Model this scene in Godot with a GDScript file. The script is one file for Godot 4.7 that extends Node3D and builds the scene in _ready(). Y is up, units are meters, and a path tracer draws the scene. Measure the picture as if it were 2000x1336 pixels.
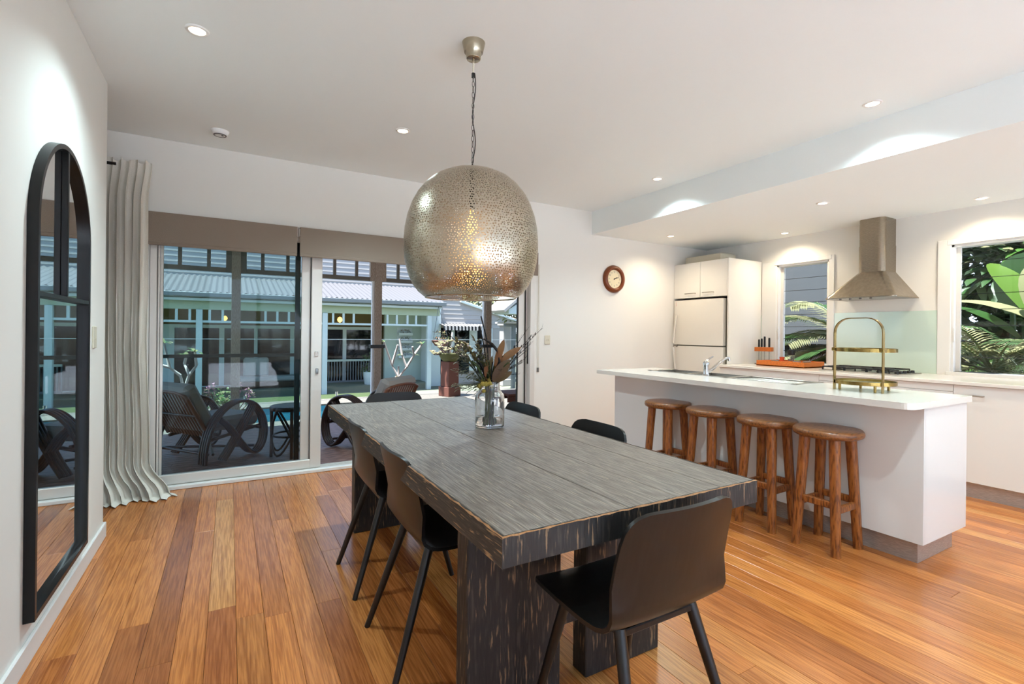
extends Node3D

var taken := {}
var M := {}
var rng := RandomNumberGenerator.new()
const YAW := -0.5224
const H := 2.7       # main ceiling
const HK := 2.428    # kitchen ceiling
const XB := 4.378    # face of the bulkhead
const XR := 6.43     # kitchen wall
const ZF := 6.6      # wall behind the camera


# Collects polygons, smooth grids and sweeps into one ArrayMesh. Front faces run clockwise; normals follow the winding.
class MB:
	var v := PackedVector3Array()
	var n := PackedVector3Array()
	var t := PackedVector2Array()
	var c := PackedColorArray()
	var ix := PackedInt32Array()
	var col := Color.WHITE
	var off := Vector2.ZERO

	func add(p: Vector3, nn: Vector3, uv: Vector2) -> int:
		v.append(p)
		n.append(nn)
		t.append(uv + off)
		c.append(col)
		return v.size() - 1

	func poly(p: Array, hint: Vector3, uvs: Array = []) -> void:
		var nn := Vector3.ZERO
		for i in range(1, p.size() - 1):
			nn += (p[i + 1] - p[0]).cross(p[i] - p[0])
		var order := range(p.size())
		if nn.dot(hint) < 0:
			nn = -nn
			order.reverse()
		nn = nn.normalized()
		var a := nn.abs()
		var at := v.size()
		for i in order:
			var q: Vector3 = p[i]
			var uv := Vector2(q.x, q.y)
			if uvs.size():
				uv = uvs[i]
			elif a.y >= a.x and a.y >= a.z:
				uv = Vector2(q.z, q.x)
			elif a.x >= a.z:
				uv = Vector2(q.z, q.y)
			add(q, nn, uv)
		for i in range(1, p.size() - 1):
			ix.append_array([at, at + i, at + i + 1])

	func box(a: Vector3, b: Vector3, bev := 0.0, xf := Transform3D()) -> MB:
		var lo := a.min(b)
		var hi := a.max(b)
		bev = minf(bev, 0.49 * minf(hi.x - lo.x, minf(hi.y - lo.y, hi.z - lo.z)))
		var pt := func(s: Array, ax: int) -> Vector3:
			var q := Vector3.ZERO
			for k in 3:
				var e: float = hi[k] if s[k] > 0 else lo[k]
				q[k] = e - (0.0 if k == ax else bev * s[k])
			return xf * q
		for ax in 3:
			var j := (ax + 1) % 3
			var k := (ax + 2) % 3
			for s in [-1, 1]:
				var hint := Vector3.ZERO
				hint[ax] = s
				var ps := []
				for q in [[-1, -1], [1, -1], [1, 1], [-1, 1]]:
					var sg := [0, 0, 0]
					sg[ax] = s
					sg[j] = q[0]
					sg[k] = q[1]
					ps.append(pt.call(sg, ax))
				poly(ps, xf.basis * hint)
				if bev > 0:
					for s2 in [-1, 1]:
						var h2 := Vector3.ZERO
						h2[ax] = s
						h2[j] = s2
						var e := []
						for w in [[ax, -1], [ax, 1], [j, 1], [j, -1]]:
							var sg := [0, 0, 0]
							sg[ax] = s
							sg[j] = s2
							sg[k] = w[1]
							e.append(pt.call(sg, w[0]))
						poly(e, xf.basis * h2)
		if bev > 0:
			for sx in [-1, 1]:
				for sy in [-1, 1]:
					for sz in [-1, 1]:
						var sg := [sx, sy, sz]
						poly([pt.call(sg, 0), pt.call(sg, 1), pt.call(sg, 2)], xf.basis * Vector3(sx, sy, sz))
		return self

	# rows of points; cols wrap when closed. uv in units of su (along a row) and sv (across rows), or metres when 0
	func grid(rows: Array, closed := false, flip := false, uvs := Vector2.ONE) -> MB:
		var m := rows.size()
		var w: int = rows[0].size()
		var cols := w + 1 if closed else w
		var at := v.size()
		var nn := PackedVector3Array()
		nn.resize(m * cols)
		var P := func(i: int, j: int) -> Vector3: return rows[i][j % w]
		var tris := []
		for i in m - 1:
			for j in cols - 1:
				var a := i * cols + j
				var b := a + 1
				var d := a + cols
				var e := d + 1
				for q in [[a, d, b], [b, d, e]]:
					var r: Array = [q[0], q[2], q[1]] if flip else q
					var p0: Vector3 = P.call(r[0] / cols, r[0] % cols)
					var p1: Vector3 = P.call(r[1] / cols, r[1] % cols)
					var p2: Vector3 = P.call(r[2] / cols, r[2] % cols)
					var fn := (p2 - p0).cross(p1 - p0)
					if fn.length_squared() < 1e-16:
						continue
					for k in r:
						nn[k] += fn
					tris.append(r)
		if closed:
			for i in m:
				var s := nn[i * cols] + nn[i * cols + cols - 1]
				nn[i * cols] = s
				nn[i * cols + cols - 1] = s
		for i in m:
			for j in cols:
				add(P.call(i, j), nn[i * cols + j].normalized() if nn[i * cols + j].length_squared() > 0 else Vector3.UP, Vector2(float(j) / (cols - 1) * uvs.x, float(i) / maxi(m - 1, 1) * uvs.y))
		for r in tris:
			ix.append_array([at + r[0], at + r[1], at + r[2]])
		return self

	func tube(path: Array, rad, sides := 8, caps := true, flat := 1.0) -> MB:
		var rows := []
		var nrm := Vector3.ZERO
		var tan0 := Vector3.ZERO
		for i in path.size():
			var a: Vector3 = path[maxi(i - 1, 0)]
			var b: Vector3 = path[mini(i + 1, path.size() - 1)]
			var tn := (b - a).normalized()
			if i == 0:
				nrm = tn.cross(Vector3.UP if absf(tn.y) < 0.9 else Vector3.RIGHT).normalized()
			else:
				nrm = (nrm - tn * nrm.dot(tn)).normalized()
			var bi := tn.cross(nrm)
			var r: float = rad[i] if rad is Array else rad
			var row := PackedVector3Array()
			for j in sides:
				var g := TAU * (j + 0.5) / sides
				row.append(path[i] + nrm * cos(g) * r + bi * sin(g) * r * flat)
			rows.append(row)
			tan0 = tn
		grid(rows, true, false, Vector2(1, 1))
		if caps:
			poly(Array(rows[0]), path[0] - path[1])
			poly(Array(rows[-1]), path[-1] - path[-2])
		return self

	# profile of (radius, height), turned about y at o
	func lathe(prof: Array, segs := 24, o := Vector3.ZERO, uvs := Vector2.ONE, xf := Transform3D()) -> MB:
		var rows := []
		for q in prof:
			var row := PackedVector3Array()
			for j in segs:
				var g := TAU * j / segs
				row.append(xf * (o + Vector3(q.x * cos(g), q.y, -q.x * sin(g))))
			rows.append(row)
		return grid(rows, true, false, uvs)

	# a thick sheet over rows of points
	func shell(rows: Array, th: float, uvs := Vector2.ONE) -> MB:
		var g := MB.new()
		g.grid(rows)
		var m := rows.size()
		var w: int = rows[0].size()
		var fr := []
		var bk := []
		for i in m:
			var a := PackedVector3Array()
			var b := PackedVector3Array()
			for j in w:
				a.append(rows[i][j] + g.n[i * w + j] * th * 0.5)
				b.append(rows[i][j] - g.n[i * w + j] * th * 0.5)
			fr.append(a)
			bk.append(b)
		grid(fr, false, false, uvs)
		grid(bk, false, true, uvs)
		var ra := PackedVector3Array()
		var rb := PackedVector3Array()
		var loop := []
		for j in w:
			loop.append([0, j])
		for i in range(1, m):
			loop.append([i, w - 1])
		for j in range(w - 2, -1, -1):
			loop.append([m - 1, j])
		for i in range(m - 2, 0, -1):
			loop.append([i, 0])
		for q in loop:
			ra.append(fr[q[0]][q[1]])
			rb.append(bk[q[0]][q[1]])
		grid([ra, rb], true)
		return self

	# a polygon in the xy plane of xf, d deep along its z
	func prism(p2: PackedVector2Array, d: float, xf := Transform3D()) -> MB:
		var tri := Geometry2D.triangulate_polygon(p2)
		for k in range(0, tri.size(), 3):
			for s in [0.0, d]:
				var q := []
				for e in 3:
					var a := p2[tri[k + e]]
					q.append(xf * Vector3(a.x, a.y, s))
				poly(q, xf.basis.z * (-1.0 if s == 0.0 else 1.0) * signf(d))
		var cw := Geometry2D.is_polygon_clockwise(p2)
		for i in p2.size():
			var a := p2[i]
			var b := p2[(i + 1) % p2.size()]
			var o := Vector2(b.y - a.y, a.x - b.x) * (-1.0 if cw else 1.0)
			poly([xf * Vector3(a.x, a.y, 0), xf * Vector3(b.x, b.y, 0), xf * Vector3(b.x, b.y, d), xf * Vector3(a.x, a.y, d)], xf.basis * Vector3(o.x, o.y, 0))
		return self

	# a leaf blade from base along dir, bending down
	func leaf(base: Vector3, dir: Vector3, length: float, width: float, droop := 0.3, fold := 0.15, segs := 5, side := Vector3.ZERO) -> MB:
		var d := dir.normalized()
		var s := side if side != Vector3.ZERO else d.cross(Vector3.UP if absf(d.y) < 0.95 else Vector3.RIGHT)
		s = (s - d * s.dot(d)).normalized()
		var u := s.cross(d)
		if u.y < 0:
			u = -u
		var rows := []
		for i in segs + 1:
			var f := float(i) / segs
			var mid := base + d * length * f + Vector3.DOWN * droop * length * f * f
			var w := width * 0.5 * pow(sin(PI * clampf(0.06 + 0.94 * f, 0, 1)), 0.7) if f < 1.0 else 0.0
			rows.append(PackedVector3Array([mid - s * w + u * w * fold, mid, mid + s * w + u * w * fold]))
		return grid(rows)

	func mesh() -> ArrayMesh:
		var a := []
		a.resize(Mesh.ARRAY_MAX)
		a[Mesh.ARRAY_VERTEX] = v
		a[Mesh.ARRAY_NORMAL] = n
		a[Mesh.ARRAY_TEX_UV] = t
		a[Mesh.ARRAY_COLOR] = c
		a[Mesh.ARRAY_INDEX] = ix
		var m := ArrayMesh.new()
		m.add_surface_from_arrays(Mesh.PRIMITIVE_TRIANGLES, a)
		return m


func mb(col := Color.WHITE) -> MB:
	var m := MB.new()
	m.col = col
	return m


func numbered(s: String) -> String:
	if not taken.has(s):
		taken[s] = 0
		return s
	taken[s] += 1
	return "%s_%03d" % [s, taken[s]]


func tag(o: Node3D, label: String, category: String, group := "", kind := "") -> Node3D:
	if label:
		o.set_meta("label", label)
	if category:
		o.set_meta("category", category)
	if group:
		o.set_meta("group", group)
	if kind:
		o.set_meta("kind", kind)
	return o


func thing(called: String, label: String, category: String, at := Vector3.ZERO, turn := 0.0, group := "") -> Node3D:
	var o := Node3D.new()
	o.name = numbered(called)
	add_child(o)
	o.position = at
	o.rotation.y = turn
	return tag(o, label, category, group)


func part(called: String, m: MB, mat: Material, parent: Node, label := "", kind := "") -> MeshInstance3D:
	return meshed(called, m.mesh(), mat, parent, label, kind)


func meshed(called: String, mesh: Mesh, mat: Material, parent: Node, label := "", kind := "") -> MeshInstance3D:
	var o := MeshInstance3D.new()
	o.name = called
	o.mesh = mesh
	o.material_override = mat
	parent.add_child(o, true)
	if label:
		o.set_meta("label", label)
	if kind:
		o.set_meta("kind", kind)
	return o


func single(called: String, m: MB, mat: Material, label: String, category: String, at := Vector3.ZERO, group := "") -> MeshInstance3D:
	var o := part(numbered(called), m, mat, self)
	o.position = at
	tag(o, label, category, group)
	return o


func struct(called: String, m: MB, mat: Material, label := "") -> MeshInstance3D:
	var o := part(numbered(called), m, mat, self)
	tag(o, label, "", "", "structure")
	return o


func structroot(called: String, label := "") -> Node3D:
	var o := Node3D.new()
	o.name = numbered(called)
	add_child(o)
	tag(o, label, "", "", "structure")
	return o


func dup(root: Node3D, at: Vector3, turn: float, label: String) -> Node3D:
	var base := root.name.rstrip("0123456789").trim_suffix("_")
	var r: Node3D = root.duplicate()
	r.name = numbered(base)
	add_child(r)
	r.position = at
	r.rotation.y = turn
	r.set_meta("label", label)
	return r


func mat(c: Color, rough := 0.6, metal := 0.0, spec := 0.5) -> StandardMaterial3D:
	var m := StandardMaterial3D.new()
	m.albedo_color = c
	m.roughness = rough
	m.metallic = metal
	m.metallic_specular = spec
	return m


func noise(sd: int, freq: float, cols: Array, offs: Array, size := 512, oct := 4, warp := 0.0, kind := FastNoiseLite.TYPE_SIMPLEX_SMOOTH) -> NoiseTexture2D:
	var f := FastNoiseLite.new()
	f.seed = sd
	f.frequency = freq
	f.noise_type = kind
	f.fractal_octaves = oct
	if warp > 0:
		f.domain_warp_enabled = true
		f.domain_warp_amplitude = warp
		f.domain_warp_frequency = freq * 0.7
	var t := NoiseTexture2D.new()
	t.width = size
	t.height = size
	t.seamless = true
	t.noise = f
	if cols.size():
		var g := Gradient.new()
		g.colors = PackedColorArray(cols)
		g.offsets = PackedFloat32Array(offs)
		t.color_ramp = g
	return t


# wood: a base colour whose grain texture runs along one axis of the object
func wood(c: Color, tex: Texture2D, scale: Vector3, rough := 0.5, bump: Texture2D = null, depth := 0.05) -> StandardMaterial3D:
	var m := mat(c, rough)
	m.albedo_texture = tex
	m.uv1_triplanar = true
	m.uv1_scale = scale
	if bump:
		m.heightmap_enabled = true
		m.heightmap_texture = bump
		m.heightmap_scale = depth
	return m


func pane(c: Color, alpha: float) -> StandardMaterial3D:
	var m := mat(c, 0.02)
	m.albedo_color.a = alpha
	m.transparency = BaseMaterial3D.TRANSPARENCY_ALPHA
	return m


func arc(ctr: Vector3, a: Vector3, b: Vector3, r: float, from: float, to: float, k: int) -> Array:
	var out := []
	for i in k + 1:
		var g := lerpf(from, to, float(i) / k)
		out.append(ctr + a * cos(g) * r + b * sin(g) * r)
	return out


func rnd(a: float, b: float) -> float:
	return rng.randf_range(a, b)


func text(s: String, size: float, depth: float) -> TextMesh:
	var f := SystemFont.new()
	f.font_names = PackedStringArray(["Droid Sans"])
	var t := TextMesh.new()
	t.font = f
	t.text = s
	t.font_size = 32
	t.pixel_size = size / 32.0
	t.depth = depth
	return t


func _ready() -> void:
	# camera: level, a slight roll, the lens shifted a little
	var cam := Camera3D.new()
	cam.name = "camera"
	var near := 0.05
	cam.set_frustum(2.0 * near * 668.0 / 957.784, Vector2(0, -17.4 / 957.784 * near), near, 200.0)
	cam.transform = Transform3D(Basis(Vector3.UP, YAW) * Basis(Vector3.BACK, 0.0108), Vector3(0.6425, 1.2421, 4.6065))
	add_child(cam)
	cam.current = true
	var env := Environment.new()
	env.background_mode = Environment.BG_SKY
	var sky := Sky.new()
	var sm := ProceduralSkyMaterial.new()
	sm.sky_top_color = Color(0.58, 0.74, 0.95)
	sm.sky_horizon_color = Color(0.88, 0.94, 1.0)
	sm.ground_bottom_color = Color(0.55, 0.53, 0.5)
	sm.ground_horizon_color = Color(0.8, 0.8, 0.78)
	sm.sky_energy_multiplier = 1.0
	sky.sky_material = sm
	env.sky = sky
	env.background_energy_multiplier = 1.3
	env.tonemap_mode = Environment.TONE_MAPPER_LINEAR
	env.tonemap_exposure = 2.2
	env.sdfgi_enabled = true
	env.ssao_enabled = true
	env.ssil_enabled = true
	var we := WorldEnvironment.new()
	we.name = "environment"
	we.environment = env
	add_child(we)
	var sun := DirectionalLight3D.new()
	sun.name = "sun"
	sun.light_color = Color(0.97, 0.98, 1.0)
	sun.light_energy = 4.0
	sun.light_angular_distance = 3.0
	sun.shadow_enabled = true
	sun.look_at_from_position(Vector3(-1.7, 6.0, 0.25), Vector3.ZERO)
	add_child(sun)
	materials()
	room()
	doors()
	lamps()
	kitchen()
	island()
	dining()
	decor()
	deck()
	yard()
	garden()


func materials() -> void:
	var grain := noise(3, 0.012, [Color(0.87, 0.83, 0.79), Color(1, 1, 1), Color(0.94, 0.92, 0.89), Color(1, 0.99, 0.98)], [0.22, 0.45, 0.6, 0.8], 512, 5, 40.0)
	var fine := noise(5, 0.05, [Color(0.86, 0.83, 0.8), Color(1, 1, 1)], [0.3, 0.65], 512, 4)
	M.wall = mat(Color(0.92, 0.91, 0.885), 0.7)
	M.ceiling = mat(Color(0.955, 0.975, 0.97), 0.8)
	M.trim = mat(Color(0.92, 0.915, 0.9), 0.4)
	M.floor = mat(Color.WHITE, 0.26, 0.0, 0.62)
	M.floor.albedo_texture = grain
	M.floor.vertex_color_use_as_albedo = true
	M.floor.uv1_scale = Vector3(0.16, 4.0, 1)
	M.floor.detail_enabled = true
	M.floor.detail_albedo = fine
	M.floor.detail_blend_mode = BaseMaterial3D.BLEND_MODE_MUL
	M.floor.detail_uv_layer = BaseMaterial3D.DETAIL_UV_1
	M.floor.heightmap_enabled = true
	M.floor.heightmap_texture = fine
	M.floor.heightmap_scale = 0.003
	M.under = mat(Color(0.16, 0.09, 0.05), 0.8)
	# the table: dark stain, bare wood showing where it is worn
	var worn := noise(11, 0.02, [Color(0.62, 0.5, 0.36), Color(0.2, 0.185, 0.17), Color(0.13, 0.125, 0.12), Color(0.16, 0.15, 0.14), Color(0.3, 0.27, 0.24)], [0.2, 0.29, 0.45, 0.62, 0.85], 1024, 5, 30.0)
	var ridge := noise(12, 0.02, [], [], 1024, 5, 30.0)
	M.table_top = wood(Color(1, 1, 1), noise(13, 0.02, [Color(0.7, 0.64, 0.57), Color(0.36, 0.335, 0.31), Color(0.49, 0.46, 0.43), Color(0.62, 0.585, 0.545)], [0.15, 0.32, 0.55, 0.85], 1024, 5, 30.0), Vector3(4.5, 4.5, 0.24), 0.34, ridge, 0.1)
	M.table_dark = wood(Color(0.8, 0.8, 0.82), worn, Vector3(2.6, 0.3, 2.6), 0.5, ridge, 0.1)
	M.table_edge = wood(Color(1.0, 0.96, 0.93), worn, Vector3(0.3, 4.0, 0.3), 0.5, ridge, 0.08)
	M.bare = wood(Color(0.66, 0.47, 0.29), fine, Vector3(4, 4, 1), 0.6)
	M.chair = mat(Color(0.075, 0.066, 0.062), 0.36)
	M.chair.albedo_texture = noise(21, 0.03, [Color(0.7, 0.66, 0.62), Color(1, 1, 1)], [0.3, 0.7], 256, 3)
	M.chair.uv1_triplanar = true
	M.chair.uv1_scale = Vector3(6, 1, 6)
	M.stool = wood(Color(0.66, 0.4, 0.18), noise(22, 0.02, [Color(0.55, 0.47, 0.4), Color(0.92, 0.88, 0.84), Color(1.0, 1.0, 1.0)], [0.22, 0.45, 0.8], 512, 5, 20.0), Vector3(7, 0.9, 7), 0.4)
	M.seat = wood(Color(0.58, 0.37, 0.19), noise(23, 0.02, [Color(0.5, 0.45, 0.4), Color(0.9, 0.87, 0.84), Color(1.0, 1.0, 1.0)], [0.22, 0.45, 0.8], 512, 5, 20.0), Vector3(1.2, 6, 7), 0.3)
	M.alu = mat(Color(0.88, 0.865, 0.84), 0.35, 0.2)
	M.alu_dark = mat(Color(0.06, 0.065, 0.07), 0.45, 0.2)
	M.seal = mat(Color(0.3, 0.33, 0.36), 0.5)
	M.glass = pane(Color(0.1, 0.16, 0.16), 0.012)
	M.glass.metallic_specular = 0.3
	M.screen = tinted(Color(0.8, 0.83, 0.82))
	M.screen_blue = tinted(Color(0.84, 0.94, 0.955))
	M.blind = wood(Color(0.58, 0.525, 0.47), noise(31, 0.25, [Color(0.88, 0.87, 0.86), Color(1, 1, 1)], [0.3, 0.7], 256, 2), Vector3(4, 4, 4), 0.85)
	M.linen = wood(Color(0.96, 0.945, 0.91), noise(32, 0.2, [Color(0.9, 0.89, 0.87), Color(1, 1, 1)], [0.3, 0.7], 256, 3), Vector3(5, 5, 5), 0.9)
	M.linen.backlight_enabled = true
	M.linen.backlight = Color(0.16, 0.155, 0.14)
	M.black = mat(Color(0.035, 0.035, 0.038), 0.4)
	M.frame = mat(Color(0.045, 0.045, 0.05), 0.35, 0.3)
	M.mirror = mat(Color(0.93, 0.94, 0.94), 0.01, 1.0)
	M.plate = mat(Color(0.85, 0.82, 0.74), 0.4)
	M.gloss = mat(Color(0.9, 0.895, 0.88), 0.12)
	M.cabinet = mat(Color(0.91, 0.9, 0.875), 0.28)
	M.stone = wood(Color(0.93, 0.915, 0.89), noise(41, 0.3, [Color(0.93, 0.92, 0.9), Color(1, 1, 1)], [0.35, 0.6], 256, 2), Vector3(6, 6, 6), 0.16)
	M.steel = wood(Color(0.68, 0.66, 0.63), noise(42, 0.06, [Color(0.9, 0.9, 0.9), Color(1, 1, 1)], [0.3, 0.7], 256, 3), Vector3(1.5, 20, 1.5), 0.3)
	M.steel.metallic = 0.95
	M.hood = wood(Color(0.66, 0.61, 0.54), noise(42, 0.06, [Color(0.88, 0.88, 0.88), Color(1, 1, 1)], [0.3, 0.7], 256, 3), Vector3(1.5, 16, 1.5), 0.26)
	M.hood.metallic = 0.95
	M.kick = wood(Color(0.74, 0.71, 0.68), noise(42, 0.06, [Color(0.88, 0.88, 0.88), Color(1, 1, 1)], [0.3, 0.7], 256, 3), Vector3(1.2, 14, 1.2), 0.34)
	M.kick.metallic = 0.45
	M.chrome = mat(Color(0.82, 0.82, 0.82), 0.08, 1.0)
	M.fridge = mat(Color(0.9, 0.885, 0.85), 0.3)
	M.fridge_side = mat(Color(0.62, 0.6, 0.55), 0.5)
	M.red = mat(Color(0.85, 0.16, 0.1), 0.5)
	M.white = mat(Color(0.94, 0.94, 0.93), 0.5)
	M.grey = mat(Color(0.45, 0.44, 0.43), 0.5)
	M.mint = mat(Color(0.83, 0.905, 0.855), 0.05)
	M.mint.clearcoat_enabled = true
	M.mint.clearcoat = 0.6
	M.mint.clearcoat_roughness = 0.02
	M.brass = mat(Color(0.62, 0.52, 0.3), 0.24, 1.0)
	M.orange_wood = wood(Color(0.85, 0.46, 0.14), fine, Vector3(6, 6, 1.5), 0.45)
	M.clock_wood = wood(Color(0.5, 0.24, 0.07), fine, Vector3(8, 2, 8), 0.3)
	M.dial = mat(Color(0.93, 0.88, 0.74), 0.5)
	M.clear = pane(Color(0.7, 0.8, 0.78), 0.03)
	M.jar = mat(Color(1, 1, 1, 0.02), 0.02)
	M.jar.refraction_enabled = true
	M.jar.refraction_scale = 0.045
	M.water = mat(Color(1, 1, 1, 0.02), 0.01)
	M.water.refraction_enabled = true
	M.water.refraction_scale = 0.033
	M.lamp = mat(Color(1, 1, 1), 0.5)
	M.lamp.emission_enabled = true
	M.lamp.emission = Color(1.0, 0.9, 0.75)
	M.lamp.emission_energy_multiplier = 4.0
	M.bulb = mat(Color(1, 0.9, 0.7), 0.5)
	M.bulb.emission_enabled = true
	M.bulb.emission = Color(1.0, 0.72, 0.36)
	M.bulb.emission_energy_multiplier = 1.6
	M.nickel = mat(Color(0.7, 0.66, 0.58), 0.22, 1.0)
	M.perf = mat(Color(0.74, 0.71, 0.64), 0.3, 1.0)
	M.perf.albedo_texture = perforation()
	M.perf.transparency = BaseMaterial3D.TRANSPARENCY_ALPHA_SCISSOR
	M.perf.alpha_scissor_threshold = 0.5
	M.perf.uv1_scale = Vector3(6, 3, 1)
	M.deck = wood(Color(0.66, 0.51, 0.46), noise(51, 0.02, [Color(0.6, 0.56, 0.55), Color(1, 1, 1)], [0.25, 0.7], 512, 4, 20.0), Vector3(0.6, 5, 6), 0.5)
	M.post = wood(Color(0.76, 0.69, 0.62), fine, Vector3(5, 0.8, 5), 0.6)
	M.valance = mat(Color(0.47, 0.445, 0.4), 0.6)
	M.cane = mat(Color(0.2, 0.115, 0.08), 0.35)
	M.cane_light = mat(Color(0.44, 0.27, 0.19), 0.4)
	M.cushion = wood(Color(0.62, 0.6, 0.58), noise(52, 0.2, [Color(0.85, 0.85, 0.85), Color(1, 1, 1)], [0.3, 0.7], 256, 2), Vector3(5, 5, 5), 0.9)
	M.house = mat(Color(0.62, 0.6, 0.575), 0.7)
	M.house_mint = mat(Color(0.68, 0.74, 0.69), 0.7)
	M.house_trim = mat(Color(0.73, 0.77, 0.76), 0.6)
	M.house_beam = mat(Color(0.62, 0.66, 0.56), 0.7)
	M.gutter = mat(Color(0.4, 0.42, 0.42), 0.5)
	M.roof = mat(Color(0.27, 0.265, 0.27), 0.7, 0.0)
	M.dark_glass = mat(Color(0.025, 0.035, 0.035), 0.04)
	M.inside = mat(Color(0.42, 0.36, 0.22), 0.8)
	M.terrace = mat(Color(0.86, 0.875, 0.885), 0.9)  # pale, so the added terrace throws daylight up to the ceiling
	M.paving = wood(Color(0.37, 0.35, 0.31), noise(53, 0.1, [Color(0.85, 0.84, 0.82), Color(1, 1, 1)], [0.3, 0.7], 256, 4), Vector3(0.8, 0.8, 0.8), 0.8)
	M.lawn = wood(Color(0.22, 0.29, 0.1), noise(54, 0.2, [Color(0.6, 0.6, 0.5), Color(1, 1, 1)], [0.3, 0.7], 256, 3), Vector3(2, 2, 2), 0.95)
	M.path = mat(Color(0.36, 0.38, 0.31), 0.8)
	M.pool = mat(Color(0.1, 0.25, 0.29), 0.04)
	M.pool_tile = mat(Color(0.2, 0.5, 0.58), 0.4)
	M.terracotta = wood(Color(0.4, 0.23, 0.17), fine, Vector3(3, 3, 3), 0.8)
	M.mossy = mat(Color(0.3, 0.3, 0.16), 0.9)
	M.rosette = leafm(Color(0.43, 0.34, 0.35))
	M.rosette2 = leafm(Color(0.5, 0.4, 0.35))
	M.bark = mat(Color(0.72, 0.69, 0.66), 0.8)
	M.leaf_bright = leafm(Color(0.15, 0.3, 0.035))
	M.leaf = leafm(Color(0.085, 0.22, 0.04))
	M.leaf_dark = leafm(Color(0.05, 0.13, 0.045))
	M.leaf_lime = leafm(Color(0.22, 0.32, 0.03))
	M.leaf_red = leafm(Color(0.26, 0.11, 0.06))
	M.leaf_rust = leafm(Color(0.3, 0.16, 0.06))
	M.purple = leafm(Color(0.5, 0.2, 0.36))
	M.tan_leaf = leafm(Color(0.45, 0.24, 0.1))
	M.tan_leaf2 = leafm(Color(0.3, 0.175, 0.07))
	M.euca = leafm(Color(0.05, 0.075, 0.055))
	M.sage = leafm(Color(0.27, 0.28, 0.2))
	M.billy = mat(Color(0.62, 0.54, 0.24), 0.9)
	M.lilac = mat(Color(0.62, 0.6, 0.72), 0.9)
	M.stem = mat(Color(0.2, 0.27, 0.1), 0.6)
	M.twig = mat(Color(0.07, 0.055, 0.045), 0.7)
	M.fence = wood(Color(0.15, 0.125, 0.1), fine, Vector3(6, 0.8, 6), 0.9)
	M.render = mat(Color(0.29, 0.3, 0.295), 0.85)
	M.soil = mat(Color(0.1, 0.08, 0.05), 0.95)


# glass that colours what is seen through it
func tinted(c: Color) -> StandardMaterial3D:
	var m := mat(c, 0.0)
	m.albedo_color.a = 0.0
	m.refraction_enabled = true
	m.refraction_scale = 0.002
	return m


func leafm(c: Color) -> StandardMaterial3D:
	var m := mat(c, 0.45)
	m.backlight_enabled = true
	m.backlight = Color(0.55, 0.55, 0.4)
	return m


# punched sheet metal: small round holes scattered evenly, see-through
func perforation() -> ImageTexture:
	var n := 512
	var im := Image.create(n, n, false, Image.FORMAT_RGBA8)
	im.fill(Color(1, 1, 1, 1))
	var r := RandomNumberGenerator.new()
	r.seed = 77
	var k := 27
	var cell := float(n) / k
	for i in k:
		for j in k:
			var cx := (i + 0.5 + (0.5 if j % 2 else 0.0)) * cell + r.randf_range(-5.0, 5.0)
			var cy := (j + 0.5) * cell + r.randf_range(-5.0, 5.0)
			var rad := cell * r.randf_range(0.2, 0.29)
			for y in range(int(cy - rad - 1), int(cy + rad + 2)):
				for x in range(int(cx - rad - 1), int(cx + rad + 2)):
					var d := Vector2(x - cx, y - cy).length()
					if d < rad + 0.8:
						var a := clampf(d - rad + 0.5, 0.0, 1.0)
						var q := Vector2i(posmod(x, n), posmod(y, n))
						var was := im.get_pixel(q.x, q.y)
						im.set_pixel(q.x, q.y, Color(0.75, 0.72, 0.66, minf(a, was.a)))
	return ImageTexture.create_from_image(im)


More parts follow.
